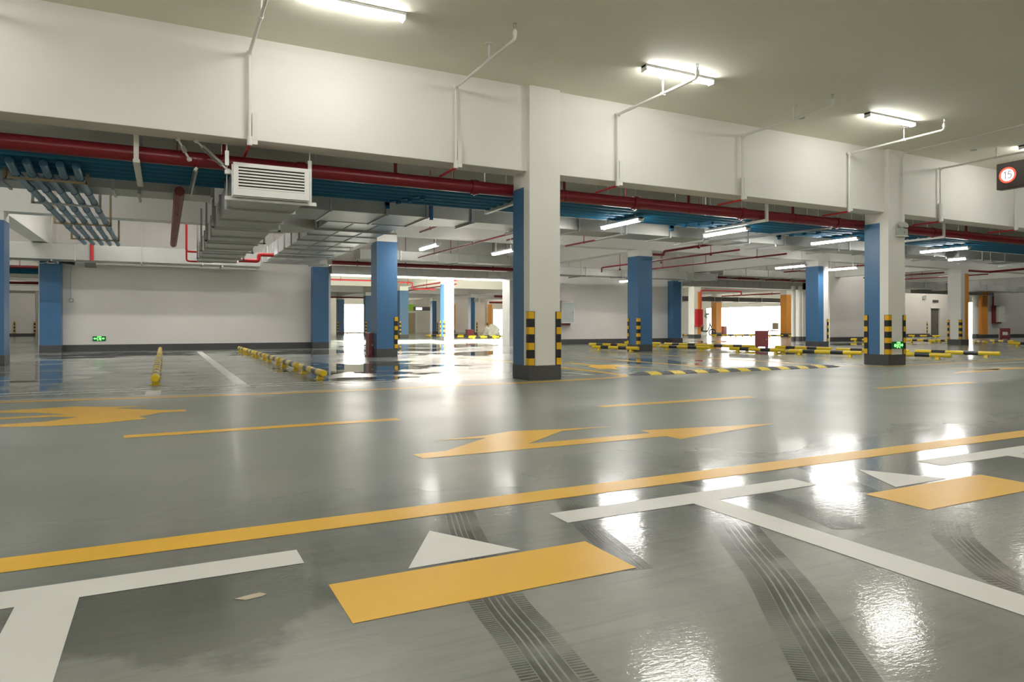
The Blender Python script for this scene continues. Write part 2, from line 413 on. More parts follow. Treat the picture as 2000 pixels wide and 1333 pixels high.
mark('direction_arrow', [[(.2,8.02),(.2,7.85),(-.04,7.85),(-.22,7.6),(-.14,7.40),(-.53,7.25),(-.89,7.25),(-1.29,7.38),(-1.75,7.45),(-1.3,7.57),(-.985,7.61),(-.74,7.84),(-1.0,7.97),(-1.4,7.975),(-1.8,7.98),(-1.8,7.78),(-3.1,8.05),(-1.8,8.32),(-1.8,8.12),(-1.4,8.12),(-1.05,8.14),(-.86,8.10),(-1.17,8.42),(-1.49,8.56),(-1.9,8.72),(-1.52,8.77),(-1.2,8.81),(-.88,8.87),(-.6,8.68),(-.12,8.535),(-.5,8.48),(-.03,8.09)]],
     'yellow_paint', 'yellow three way arrow at the left of the aisle')
mark('direction_arrow', [[(12.9,7.62),(13.6,7.83),(14.1,7.9),(14.9,7.75),(16.8,7.7),(18.5,7.68),(18.5,7.86),(16.2,7.93),(15.2,8.2),(14.9,8.44),(14.2,8.52),(14.8,8.2),(15.2,7.98),(14.3,7.62),(13.7,7.58)]],
     'yellow_paint', 'yellow arrow at the far right of the aisle')
curve = [(-7,10.0),(-3.2,9.88),(-1.69,9.74),(-.6,9.58),(.93,9.40),(2.5,9.31),(4.74,9.36),(5.71,9.42),(6.57,9.53),(7.0,9.66),(7.18,9.82),(7.28,10.15),(7.33,10.7),(7.36,11.6),(7.4,14.5),(7.4,17.5)]
mark('edge_line', strip(curve, .17), 'yellow_paint', 'thin yellow line curving round the foot of the central column')
mark('edge_line', strip([(13.0,17.5),(12.98,12.0),(13.0,10.6),(13.06,10.05),(13.3,9.72),(13.9,9.52),(15,9.5),(16.3,9.62),(19.7,9.8),(30,9.9)], .15), 'yellow_paint', 'thin yellow line passing the foot of the floodlight column')
mark('edge_line', [rect(-7,3.2,10.84,10.93), rect(-7,3.2,10.50,10.58)], 'white_paint_line', 'pair of thin white lines before the left bays')
mark('edge_line', strip([(-7,10.14),(-1.7,9.93),(.9,9.60),(2.4,9.5)], .07), 'white_paint_line', 'thin white line beside the curving yellow line')
mark('bay_line', [rect(-.22,-.04,9.85,10.45)], 'white_paint_line', 'short white stub before the left wheel stops')
mark('bay_line', [rect(.945,1.11,10.6,25.2)], 'white_paint_line', 'white line between the two left rows of wheel stops')
for y, lb in ((13.37,'nearest thin floor joint at the left'), (15.72,'second thin floor joint at the left'), (18.7,'third thin floor joint at the left'), (22.4,'farthest thin floor joint at the left')):
    mark('joint_line', [rect(-8,3.1,y-.03,y+.03)], 'white_paint_line', lb)
mark('edge_line', [[(5.9,10.28),(6.86,10.28),(6.9,10.33),(6.72,11.08),(6.62,11.06),(6.72,10.38),(5.9,10.36)]], 'white_paint_line', 'white corner line behind the central column')
mark('direction_arrow', [[(8.45,14.6),(8.52,12.75),(8.9,12.6),(8.9,11.9),(9.05,11.1),(8.75,11.9),(8.5,12.0),(8.02,11.15),(8.04,11.5),(7.8,11.5),(8.05,12.35),(8.3,12.6)]], 'yellow_paint', 'yellow arrow beyond the speed hump at its left')
mark('edge_line', strip([(10.2,15.8),(10.2,13.2),(10.25,10.7)], .14), 'yellow_paint', 'yellow lane divider beyond the speed hump')
mark('edge_line', [[(16.43,9.02),(17.4,9.22),(18.4,9.15),(22,9.2),(22,9.08),(18.4,9.0),(17.4,9.06)], [(16.9,8.32),(17.7,8.8),(17.85,8.8),(17.1,8.32)]], 'white_paint_line', 'white hatching at the far right of the aisle')

mark('paint_chip', [[(.204,2.415),(.25,2.428),(.285,2.434),(.306,2.412),(.29,2.398),(.236,2.388)]], 'chip_beige', 'small beige chip in the floor left of the near yellow rectangle')
def tread(name, cl, wd, label, lug=.028, ribs=(-.5,-.24,-.02,.20,.48), faint=False):
    pts = [Vector(p) for p in cl]; P = []
    for i in range(len(pts)-1):                      # Catmull-Rom centre line
        p0 = pts[max(i-1,0)]; p1 = pts[i]; p2 = pts[i+1]; p3 = pts[min(i+2,len(pts)-1)]
        n = max(2, int((p2-p1).length/.014))
        for j in range(n):
            t = j/n; P.append(.5*((2*p1)+(p2-p0)*t+(2*p0-5*p1+4*p2-p3)*t*t+(3*p1-p0-3*p2+p3)*t**3))
    P.append(pts[-1])
    def at(i, off):
        a = P[max(i-1,0)]; b = P[min(i+1,len(P)-1)]; t = (b-a).normalized(); return P[i]+Vector((-t.y,t.x))*off*wd
    mb = MB(); z = .0008
    for i in range(len(P)-1):
        for a, b in ((-.235,-.135), (-.105,-.015), (.015,.105), (.135,.25)):
            mb.add([(*at(i,a),z),(*at(i+1,a),z),(*at(i+1,b),z),(*at(i,b),z)], [(0,1,2,3)])
        for a, b in ((-.5,-.25), (.27,.5)):                                    # shoulder lugs
            q0 = at(i,a); q1 = at(i,b); e = (at(i+1,a)-q0)*.66; e2 = (at(i+1,b)-q1)*.66
            mb.add([(*q0,z),(*(q0+e),z),(*(q1+e2),z),(*q1,z)], [(0,1,2,3)])
    o = mb.build(name, 'tread', floor); o['label'] = label
tread('tyre_mark', [(2.43,2.62),(2.31,2.36),(2.13,2.07),(1.93,1.74),(1.72,1.45),(1.52,1.17),(1.40,1.0)], .215, 'dark curved tyre track crossing the lower right bay line')
tread('tyre_mark', [(1.26,3.25),(1.23,3.03),(1.12,2.66),(.975,2.05),(.93,1.73),(.89,1.48),(.84,1.1)], .19, 'dark tyre track running through the near yellow rectangle')
tread('tyre_mark', [(1.86,3.07),(1.69,2.60),(1.60,2.24),(1.55,2.03)], .12, 'tyre track by the right end of the near yellow rectangle')
tread('tyre_mark', [(2.66,3.06),(2.80,2.72),(2.76,2.30),(2.69,2.02)], .17, 'tyre track right of the lower bay line')
tread('tyre_mark', [(3.63,3.05),(3.50,2.72),(3.37,2.42)], .14, 'tyre track left of the right hand triangle')
tread('tyre_mark', [(3.2,1.9),(2.95,1.72),(2.66,1.40),(2.6,1.2)], .16, 'faint tyre track near the right edge')

# ------------------------------------------------------------------ columns
def column(x, y, label, blue=None, top=3.15, sx=.57, sy=.57, group=None, ztop=ZB+.01, base=.235, pl='plinth_grey', shaft='paint_white'):
    """x,y = front left corner; blue = list of (material, x0,x1,y0,y1) painted panels in fractions of the plan"""
    t = thing('concrete_column', label, 'column', (x+sx/2, y+sy/2, 0), group=group, kind='thing')
    hx, hy = sx/2, sy/2
    B(-hx,hx,-hy,hy,0,ztop).build('shaft', shaft, t, .008)
    B(-hx-.012,hx+.012,-hy-.012,hy+.012,0,base).build('plinth', pl, t, .006)
    for (m, a0,a1,b0,b1) in (blue or []):
        e = .004
        x0 = -hx+a0*sx-(e if a0 == 0 else 0); x1 = -hx+a1*sx+(e if a1 == 1 else 0)
        y0 = -hy+b0*sy-(e if b0 == 0 else 0); y1 = -hy+b1*sy+(e if b1 == 1 else 0)
        B(x0,x1,y0,y1,base-.004,top).build('painted_band', m, t)
    return t
ALL = [('blue_paint',0,1,0,1)]
COLS = {}
COLS['F'] = column(5.22,9.69,'tall white central column with blue rear half', [('blue_paint',0,1,.34,1)], 3.135, ztop=ZC)
COLS['G'] = column(14.14,9.69,'tall white column with blue rear half and floodlight box', [('blue_paint',0,1,.36,1)], 3.148, ztop=ZC)
COLS['A'] = column(-3.68,18.3,'blue column at the left edge', ALL, 3.17, ztop=ZB)
COLS['E'] = column(5.15,18.3,'blue column with maroon board, left of the central white column', ALL, 3.164, ztop=ZB)
COLS['H'] = column(13.92,18.3,'dark blue column right of the central white column', ALL, 3.16, ztop=ZB)
COLS['I'] = column(22.5,18.3,'blue column with white right edge, left of the floodlight column', [('blue_paint',0,.52,0,1)], 3.153, ztop=ZB)
COLS['J'] = column(31.2,18.0,'white column with orange right edge, right of the floodlight column', [('orange_paint',.5,1,0,1)], 3.15, ztop=ZB)
COLS['B'] = column(-3.53,26.2,'blue wall column at the left end of the back wall', ALL, 3.06, ztop=3.2, sy=.40)
COLS['D'] = column(4.95,26.2,'blue wall column at the right end of the exit sign wall', ALL, 3.06, ztop=3.2, sy=.40)
COLS['W'] = column(22.03,26.2,'blue wall column at the end of the hose cabinet wall', [('blue_paint',0,.86,0,1)], 3.03, ztop=3.2, sy=.40)
COLS['L'] = column(31.0,26.2,'grey and orange column beside two white downpipes', [('orange_paint',.42,1,0,1)], 3.1)
COLS['N'] = column(47.8,26.2,'orange column at the corner of the far right wall', [('orange_paint',0,1,0,1)], 3.1, sy=.4)
COLS['a'] = column(13.62,35.1,'sunlit column with blue left face beyond the shutter opening', [('blue_paint',0,.02,0,1)], 3.1)
COLS['b'] = column(13.62,43.0,'pale blue column left of the sunlit one', ALL, 3.1)
COLS['h'] = column(13.75,52.0,'blue column right of the far white glare', ALL, 3.1)
COLS['g'] = column(13.6,60.8,'blue column left of the far white glare', ALL, 3.1)
COLS['c'] = column(22.4,60.8,'small blue far column left of the sunlit one', [('blue_paint',0,.75,0,1)], 3.1)
COLS['d'] = column(22.4,51.7,'far blue column with white edge behind a red box', [('blue_paint',0,.62,0,1)], 3.1)
COLS['e'] = column(31.2,67.6,'far white column with orange front', [('orange_paint',.1,1,0,1)], 3.1)
COLS['f'] = column(27.6,69.1,'narrow orange pilaster far right of the sunlit column', [('orange_paint',0,1,0,1)], 3.1, sx=.5, sy=.6)
COLS['i'] = column(31.1,34.9,'white and orange column carrying a red cabinet', [('orange_paint',.5,1,0,1)], 3.05)
COLS['j'] = column(40.3,42.6,'orange column beside the scooter', [('orange_paint',0,1,0,1)], 3.05)
COLS['k'] = column(40.1,35.3,'broad orange column beside the chair', [('orange_paint',0,1,0,1)], 3.05, sx=.62)
COLS['o'] = column(31.2,60.0,'orange column just left of the white glare blob', [('orange_paint',0,1,0,1)], 3.0)
COLS['p'] = column(22.6,69.1,'lime green pilaster on the far wall left of the small blue column', [('green_paint',0,1,0,1)], 3.0, sx=.9, sy=.6)
COLS['q'] = column(20.2,66.0,'lime green column behind the pale blue one', [('green_paint',0,1,0,1)], 2.8)

# ------------------------------------------------------------------ corner guards
def make_guard(label):
    t = thing('corner_guard', label, 'corner guard', (0,0,0), group='striped corner guards on the columns')
    # built for a corner whose faces look to -X and -Y; the corner itself is the origin
    a, th = .095, .014
    prof = [(0,0),(a,0),(a,-th*.7),(a-.01,-th),(.012,-th),(-.004,-.011),(-.011,-.004),(-th,.012),(-th,a-.01),(-th*.7,a),(0,a)]
    MB().prism(prof, 0, .875).build('rubber_strip', 'rubber_black', t)
    e = .0025; i = .013
    pb = [(.0,-th-e),(a-i,-th-e),(a-i,-th+.004),(.01,-th+.004),(-th+.004,.01),(-th+.004,a-i),(-th-e,a-i),(-th-e,.012),(-.0125-e,-.004),(-.004,-.0125-e),(.012,-th-e)]
    pb = pb[1:]
    for z in (.006, .256, .506, .756):
        MB().prism(pb, z, z+.113).build('reflective_band', 'band_yellow', t)
    return t
g0 = None
def guard(cx, cy, corner, label, z=.235):
    """corner: 0 = left front, 1 = right front, 2 = right back, 3 = left back"""
    global g0
    rz = corner*PI/2
    off = {0:(0,0), 1:(0,0), 2:(0,0), 3:(0,0)}[corner]
    lb = label
    if g0 is None:
        g0 = make_guard(lb); g0.location = (cx,cy,z); g0.rotation_euler = (0,0,rz); return g0
    return dup(g0, (cx,cy,z), rz, lb)
def cg(key, corner, lb, sx=.57, sy=.57):
    o = COLS[key].location; e = .004
    c = {0:(-1,-1), 1:(1,-1), 2:(1,1), 3:(-1,1)}[corner]
    guard(o.x+c[0]*(sx/2+e), o.y+c[1]*(sy/2+e), corner, lb)
S = 'black and yellow corner guard on the '
cg('F',0,S+'front left edge of the tall central column'); cg('F',1,S+'right edge of the tall central column')
cg('G',3,S+'blue left edge of the floodlight column'); cg('G',0,S+'front left edge of the floodlight column'); cg('G',1,S+'right edge of the floodlight column')
cg('H',3,S+'rear left edge of the dark blue column'); cg('H',0,S+'front edge of the dark blue column')
cg('E',1,S+'right edge of the blue column with maroon board')
cg('I',1,S+'right edge of the blue column with white edge')
cg('J',3,S+'left edge of the column with orange edge'); cg('J',0,S+'front edge of the column with orange edge')
cg('a',3,S+'rear left edge of the sunlit column'); cg('a',0,S+'front left edge of the sunlit column')
cg('b',0,S+'left edge of the pale blue column'); cg('h',0,S+'column right of the far white glare'); cg('g',0,S+'column left of the far white glare')
cg('c',1,S+'right edge of the small blue far column'); cg('d',1,S+'far blue column behind the red box'); cg('e',0,S+'far white and orange column')
cg('k',1,S+'right edge of the broad orange column', sx=.62); cg('k',2,S+'rear right edge of the broad orange column', sx=.62)
guard(49.55,30.99,0,S+'wall left of the dark doorway', z=.2)
guard(-9.9,61.7,0,S+'far left wall, nearer the leftmost blue column'); guard(-8.58,61.7,1,S+'far left wall, nearer the stepladder')

# ------------------------------------------------------------------ wheel stop tubes
def make_stop(label):
    t = thing('wheel_stop', label, 'wheel stop', (0,0,0), group='striped steel wheel stop tubes on the floor')
    L0 = 2.05; cuts = [0,.42,.77,1.22,1.57,L0]; mb = MB()
    for i in range(5): mb.cyl((-L0/2+cuts[i],0,.115),(-L0/2+cuts[i+1],0,.115),.058,14,mi=i%2,caps=False)
    for s_ in (-1,1):
        mb.cyl((s_*L0/2,0,.115),(s_*(L0/2+.014),0,.115),.058,14,r1=.044,mi=0)
    mb.build('tube', ['tube_yellow','tube_black'], t)
    for x in (-.72,.72):
        f = MB(); f.hexa([(x-.05,-.055,0),(x+.05,-.055,0),(x+.05,.055,0),(x-.05,.055,0),(x-.04,-.03,.08),(x+.04,-.03,.08),(x+.04,.03,.08),(x-.04,.03,.08)])
        f.box(x-.06,x+.06,-.085,.085,0,.008); f.build('foot', 'tube_yellow', t, .004)
    return t
s0 = None
def stop(p, q, label):
    global s0
    p = Vector((*p,0)); q = Vector((*q,0)); d = (q-p); c = (p+q)/2; rz = math.atan2(d.y, d.x)
    if s0 is None:
        s0 = make_stop(label); s0.location = c; s0.rotation_euler = (0,0,rz); return
    dup(s0, c, rz, label)
ORD = ['nearest','second','third','fourth','fifth','sixth','seventh']
for i in range(6):
    y = 11.2+i*2.33; x = -.12
    stop((x,y),(x,y+2.05), f'yellow and black wheel stop tube, {ORD[i]} in the leftmost row')
for i in range(6):
    y = 11.15+i*2.25; x = 2.27-.01*i
    stop((x,y),(x,y+2.05), f'yellow and black wheel stop tube, {ORD[i]} in the row facing the exit sign wall')
def stopc(a, b, lb):
    a = Vector(a); b = Vector(b); c = (a+b)/2; d = (b-a).normalized()*1.025; stop(tuple(c-d), tuple(c+d), lb)
stopc((13.35,20.0),(13.75,18.2),'wheel stop tube half hidden behind the dark blue column, nearer one')
stopc((15.03,22.84),(15.35,20.87),'wheel stop tube left of the dark blue column near the wall')
stopc((17.6,23.9),(17.8,22.1),'wheel stop tube just right of the dark blue column, farther one')
stopc((15.55,21.4),(15.75,20.1),'wheel stop tube just right of the dark blue column, nearer one')
stopc((17.85,21.6),(18.08,19.8),'wheel stop tube under the wall column, farther of a pair')
stopc((15.82,19.3),(16.18,17.65),'wheel stop tube under the wall column, nearer of a pair')
stopc((18.06,19.5),(18.45,17.8),'wheel stop tube left of the maroon box')
stopc((16.42,16.76),(16.6,14.66),'wheel stop tube passing in front of the maroon box')
stopc((18.77,16.9),(18.94,15.0),'wheel stop tube at the foot of the blue column with white edge')
stopc((16.5,14.3),(16.93,12.5),'wheel stop tube nearest the blue column with white edge')
stopc((18.72,14.3),(19.1,12.7),'wheel stop tube left of the floodlight column, half hidden by it')
stopc((17.2,12.4),(17.65,10.45),'shorter looking wheel stop tube right of the floodlight column')
stopc((19.42,12.45),(19.88,10.49),'full length wheel stop tube right of the floodlight column')
stopc((31.95,23.9),(31.6,22.0),'wheel stop tube seen against the wall left of the floodlight column')
stopc((33.4,21.9),(32.6,19.9),'far wheel stop tube just right of the floodlight column')
stopc((33.66,20.5),(32.75,18.9),'far wheel stop tube left of the orange edged column')
stopc((34.1,19.2),(31.95,17.25),'far wheel stop tube right of the orange edged column')
stopc((35.9,19.4),(34.4,17.4),'far wheel stop tube under the maroon labelled box')
stopc((46.2,30.06),(46.4,28.2),'wheel stop tube against the wall left of the dark doorway')
stopc((31.4,15.9),(31.6,14.4),'wheel stop tube cut by the right edge')
# tubes of the far hall
for a,b,lb in (((16.0,40.9),(18.0,40.9),'first far wheel stop tube behind the pale blue column'), ((18.3,40.9),(20.3,40.9),'second far wheel stop tube left of the sunlit column'),
               ((16.6,38.6),(18.6,38.6),'far wheel stop tube right of the sunlit column, nearer'), ((18.0,41.6),(20.0,41.6),'far wheel stop tube under the small red box'),
               ((18.4,46.6),(20.4,46.6),'far wheel stop tube behind the sunlit column, farther'), ((16.2,45.2),(18.2,45.2),'far wheel stop tube behind the pale blue column, farther'),
               ((34.2,38.5),(34.6,40.5),'far wheel stop tube by the column with red cabinet'), ((35.6,38.2),(37.2,36.9),'far wheel stop tube under the scooter'),
               ((36.8,37.9),(38.4,36.6),'far wheel stop tube under the scooter column'), ((38.4,38.2),(40.4,38.0),'far wheel stop tube before the wide glare'),
               ((37.6,35.0),(39.4,33.9),'far wheel stop tube before the chair'), ((38.4,33.6),(40.2,32.5),'far wheel stop tube before the broad orange column'),
               ((14.8,63.5),(16.8,63.5),'first far wheel stop tube in the white glare'), ((17.2,63.5),(19.2,63.5),'second far wheel stop tube in the white glare')):
    stopc(a,b,lb)

# ------------------------------------------------------------------ speed hump
t = thing('speed_hump', 'rubber speed hump in black and yellow segments across the ramp lane', 'speed hump', (10.1,9.93,0))
xs = [-2.72+.0]; 
prof = [(-.2,0),(-.19,.012),(-.10,.042),(0,.050),(.10,.042),(.19,.012),(.2,0)]
def hump_seg(name, m, x0, x1, k0=1.0, k1=1.0):
    n = len(prof); mb = MB()
    vs = [(x0,y*k0,z*k0) for y,z in prof]+[(x1,y*k1,z*k1) for y,z in prof]
    mb.add(vs, [(i,i+1,n+i+1,n+i)[::-1] for i in range(n-1)]+[tuple(range(n)), tuple(range(2*n-1,n-1,-1)), (0,n,2*n-1,n-1)])
    for yy in (-.09,.09):
        if abs(x1-x0) > .2 and k0 == k1: mb.cyl(((x0+x1)/2,yy,.04),((x0+x1)/2,yy,.047),.018,8)
    mb.build(name, m, t)
hump_seg('end_cap', 'speed_black', -2.75, -2.42, .15, 1); hump_seg('end_cap', 'speed_black', 2.42, 2.75, 1, .15)
seg = 4.84/18
for i in range(18):
    if i % 2 == 0: hump_seg('yellow_segment', 'speed_yellow', -2.42+i*seg, -2.42+(i+1)*seg-.004)
    else: hump_seg('black_segment', 'speed_black', -2.42+i*seg, -2.42+(i+1)*seg-.004)

# ------------------------------------------------------------------ lamps
def make_lamp(label, m, Ln=1.33, hang=0.0, hw=.085, off=0.0):
    """tube lamp along local X, origin at the middle of its top"""
    t = thing('tube_lamp', label, 'lamp', (0,0,0))
    h = Ln/2
    b = MB(); b.box(-h,h,-hw,hw,-.035,0); b.box(-h,-h+.02,-.06,.06,-.09,0); b.box(h-.02,h,-.06,.06,-.09,0); b.build('housing', 'lamp_body', t, .004)
    n = 5; a0_ = .0 if hw > .05 else .001
    ring = [(.058*math.cos(PI-a0_+(PI+2*a0_)*i/n), -.035-(.02 if a0_ else 0)+.055*math.sin(PI-a0_+(PI+2*a0_)*i/n)) for i in range(n+1)]
    vs = [(-h+.02,y,z) for y,z in ring]+[(h-.02,y,z) for y,z in ring]; k = n+1
    MB().add(vs, [(i,k+i,k+i+1,i+1) for i in range(n)]+[tuple(range(n+1)), tuple(range(2*k-1,k-1,-1))], 0, True).build('diffuser', m, t)
    if hang:
        for x in (-h*.72, h*.72):
            r = MB(); r.cyl((x,0,0),(x,0,hang),.008,6); r.cyl((x,0,0),(x,0,.1),.018,8); r.build('hanger_rod', 'lamp_body', t)
    return t
L1 = make_lamp('lit tube lamp on the near ceiling, nearest and largest', 'lamp_tube_room', hw=.063); L1.location = (2.0,8.2,ZC)
for x, lb in ((7.0,'lit tube lamp on the ceiling above a white sprinkler pipe'), (12.03,'lit tube lamp on the ceiling left of the round speed sign'), (17.05,'lit tube lamp on the ceiling just above the round speed sign'),
              (-3.0,'ceiling tube lamp beyond the left edge'), (22.1,'ceiling tube lamp beyond the right edge'), (27.1,'farther ceiling tube lamp beyond the right edge')):
    dup(L1, (x,8.2,ZC), 0, lb)
for y, xs_ in ((4.9,(-9,-4.5,0,4.5)), (1.8,(-8,-3.5,1,5.5,10,16,22)), (-1.6,(-8,-3,2,7,12,18)), (-5.2,(-8,-2,4,10,16,22))):  # added unseen lamps that raise the light in the near aisle
    for x in xs_:
        dup(L1, (x,y,ZC), 0, 'added ceiling tube lamp, unseen overhead', 'added ceiling tube lamps out of view')
L2 = make_lamp('lit hanging tube lamp right of the central column, first', 'lamp_tube_back', hang=ZC-3.03); L2.location = (8.42,11.6415,3.03); L2.rotation_euler = (0,0,PI/2)
ZL = 3.03
for x, y, lb in ((11.3,11.6415,'lit hanging tube lamp right of the central column, second'), (14.9,11.6415,'hanging tube lamp hidden by the floodlight column'),
    (19.4,11.6415,'lit hanging tube lamp right of the floodlight column'), (6.35,17.45,'lit hanging tube lamp right of the maroon board column'),
    (8.7,17.75,'lit hanging tube lamp just left of the central column'), (20.2,17.6,'lit hanging tube lamp left of the blue column with white edge'),
    (22.6,17.35,'lit hanging tube lamp right of the blue column with white edge'),
    (27.8,49.4,'lit far lamp left of the steel guide post')):
    dup(L2, (x,y,3.03), PI/2, lb)
WL = make_lamp('lit lamp against the wall beside the dark blue column', 'lamp_tube_back', hang=ZC-2.82); WL.location = (17.8,24.0,2.82); WL.rotation_euler = (0,0,PI/2)
for x, y, lb in ((2.0,22.6,'lamp hidden behind the grille duct near the exit sign wall'), (-6.3,15.0,'added unseen hanging lamp beyond the left edge, near'), (-6.3,17.5,'added unseen hanging lamp beyond the left edge, middle'), (-6.3,22.6,'added unseen hanging lamp beyond the left edge, far')):  # the three at the left edge are added, unseen, to brighten the back wall
    dup(WL, (x,y,2.98), PI/2, lb)
L3 = make_lamp('added ceiling tube lamp, unseen behind the beams', 'lamp_tube_back'); L3.location = (-8,14.9,ZC); L3['group'] = 'added ceiling tube lamps, unseen behind the beams'
for y, xs_ in ((14.9,(-6,-2.6,4.9,10,16,22,28,34,40,46)), (20.4,(-7,-1.2,2.35,9.5)), (22.6,(-8,-4,-1,2.4,9,16,19.5,26,29,33,37,44,48,54)), (28.8,(26,34,40,44,48,50.5)), (31.5,(-6,2,26,36,42)), (39.5,(8,18,27,36,43)), (48,(-8,8,18,27,36,43)), (57,(-10,-6,8,18,27,36,43)), (65.5,(-12,8,16,23,30,40))):  # added unseen lamps that lift the light behind the beam and in the far hall
    for x in xs_: dup(L3, (x,y,ZC), 0, 'added ceiling tube lamp, unseen behind the beams', 'added ceiling tube lamps, unseen behind the beams')

t = make_lamp('short lit tube lamp under the long grey duct, above the orange edged column', 'lamp_tube_back', Ln=.55); t.location = (21.85,12.7,2.968); t.rotation_euler = (0,0,PI/2)

# ------------------------------------------------------------------ sprinkler drops along the beam
def sprinkler(x, label, loop=True, head=True, zt=4.51):
    t = thing('sprinkler_pipe', label, 'sprinkler pipe', (x,9.72,0), group='white sprinkler pipes on the beam')
    MB().tube(arc([(0,0,3.30),(0,0,zt),(0,-1.98,zt),(0,-1.98,zt+.12)], .07), .0225, 10).build('pipe', 'white_pipe', t)
    MB().cyl((0,.0,3.28),(0,0,3.40),.034,10).build('coupling', 'white_pipe', t); MB().cyl((0,-1.98,zt+.04),(0,-1.98,zt+.1),.03,8).build('coupling', 'white_pipe', t); MB().cyl((0,-.03,zt-.03),(0,.03,zt+.02),.033,8).build('coupling', 'white_pipe', t)
    h = MB(); h.cyl((0,-1.98,zt+.12),(0,-1.98,zt+.155),.012,8); h.box(-.018,-.012,-1.986,-1.974,zt+.15,zt+.2); h.box(.012,.018,-1.986,-1.974,zt+.15,zt+.2); h.cyl((0,-1.98,zt+.198),(0,-1.98,zt+.204),.026,10)
    h.build('sprinkler_head', 'steel_strut', t)
    c = MB(); c.cyl((0,-1.2,zt+.02),(0,-1.2,ZC-.015),.011,8); c.cyl((0,-1.2,zt+.1),(0,-1.2,ZC-.04),.017,8); c.cyl((0,-1.2,ZC-.014),(0,-1.2,ZC),.055,14); c.cyl((0,-1.235,zt),(0,-1.165,zt),.032,10)
    c.build('ceiling_hanger', 'white_pipe', t)
    MB().tube(arc([(0,0.0,3.30),(0,.04,3.285),(0,.52,3.285),(0,.66,3.285)], .03), .021, 8).build('branch_stub', 'red_bright', t)
    b = MB(); b.box(.03,.10,-.012,.06,3.30,3.72)
    if loop: b.box(.035,.095,-.018,-.01,3.36,3.70)
    if loop: b.build('fixing_channel', 'white_pipe', t)
    return t
SP = sprinkler(1.01,'white sprinkler pipe on the beam above the louvred grille')
for x, lb in ((3.96,'white sprinkler pipe left of the central column'), (6.957,'white sprinkler pipe right of the central column, under the lit lamp'), (9.86,'white sprinkler pipe in the middle of the right beam'),
              (12.9,'white sprinkler pipe left of the floodlight column'), (16.05,'white sprinkler pipe right of the floodlight column'), (19.16,'white sprinkler pipe below the round speed sign'), (-1.95,'white sprinkler pipe beyond the left edge')):
    dup(SP, (x,9.72,0), 0, lb)
t = thing('cable_conduit', 'white conduit from the floodlight box up and along the ceiling', 'conduit', (14.58,9.66,0))
MB().tube(arc([(0,0,3.12),(0,0,4.70),(0,-7,4.70)], .16, 8), .016, 8).build('conduit', 'white_pipe', t)
m_ = MB()
for z in (3.6,4.2): m_.box(-.03,.03,-.018,.03,z,z+.02)
m_.build('saddle_clip', 'white_pipe', t)
for x, y, lb in ((10.55,8.95,'small round ceiling plate above the middle sprinkler pipe'), (15.9,8.9,'small round ceiling plate right of the floodlight column')):
    o = MB().cyl((x,y,ZC-.02),(x,y,ZC),.06,16).build('ceiling_plate', 'box_grey'); tag(o, lb, 'ceiling plate')

# ------------------------------------------------------------------ pipes behind the beam
t = thing('fire_main_pipe', 'thick dark red fire main running behind the deep beam', 'pipe', (0,10.49,3.185))
MB().cyl((-14,0,0),(44,0,0),.105,20).build('pipe', 'red_pipe', t)
for x in (-2.6,.75,3.25,6.35,9.2,12.1,15.3,18.4):
    c = MB(); c.cyl((x-.02,0,0),(x+.02,0,0),.112,20); c.cyl((x,0,.09),(x,0,1.54),.032,10); c.box(x-.06,x+.06,-.05,.05,1.53,1.555); c.build('hanger_clamp', 'red_pipe', t)
for x in (1.8,4.6,7.9,10.6,13.5,17.0):
    MB().cyl((x-.06,0,0),(x+.06,0,0),.122,20).cyl((x,0,-.09),(x,0,-.135),.022,8).build('grooved_coupling', 'red_pipe', t)
OB = ['nearest the red fire main','second from the red fire main','third, in the middle of the bundle','fourth from the red fire main','farthest from the red fire main']
ZP = 3.20
for i in range(5):
    o = MB().cyl((-14,10.735+.285*i,ZP),(44,10.735+.285*i,ZP),.125,18).build('blue_pipe', 'blue_pipe')
    tag(o, f'thick blue pipe of the five pipe bundle, {OB[i]}', 'pipe', 'five thick blue pipes behind the beam')
# trapeze hangers carrying the red and blue pipes
def trapeze(x, label, m='white_pipe'):
    t = thing('trapeze_hanger', label, 'pipe hanger', (x,10.3,3.08), group='trapeze hangers under the blue pipes')
    B(-.04,.04,0,1.78,-.045,0).build('cross_bar', m, t)
    MB().box(-.03,.03,-.02,.02,-.05,.64).build('drop_bar', m, t)
    MB().box(-.035,.035,1.74,1.78,-.05,1.66).build('drop_bar', m, t)
    for i in range(5):
        s = MB(); s.cyl((-.03,.435+.285*i,.12),(.03,.435+.285*i,.12),.132,18); s.build('pipe_clip', m, t)
    return t
T0 = trapeze(-.33,'pale hanger frame under the blue pipes, left of the grille')
for x, lb in ((5.55,'pale hanger frame under the blue pipes, against the central column'), (11.12,'pale hanger frame under the blue pipes, at the second hanging lamp'), (17.15,'pale hanger frame under the blue pipes, right of the floodlight column')):
    dup(T0, (x,10.3,3.08), 0, lb)
# blue clamps hanging from the pipe bundle
for x, lb in ((3.55,'blue bracket under the pipes left of the central column'), (10.0,'blue bracket under the pipes between the hanging lamps'), (13.3,'blue bracket under the pipes left of the floodlight column')):
    m_ = MB()
    for k in range(4): m_.box(x-.03+.12*k,x+.03+.12*k,11.95-.28*k-.05,11.95-.28*k+.05,3.02,3.1)
    m_.box(x-.03,x+.03,11.90,11.96,2.96,3.1)
    m_.hexa([(x-.03,11.93,3.07),(x+.03,11.93,3.07),(x+.39,11.09,3.07),(x+.33,11.09,3.07),(x-.03,11.93,3.095),(x+.03,11.93,3.095),(x+.39,11.09,3.095),(x+.33,11.09,3.095)])
    tag(m_.build('pipe_bracket', 'blue_pipe'), lb, 'bracket')
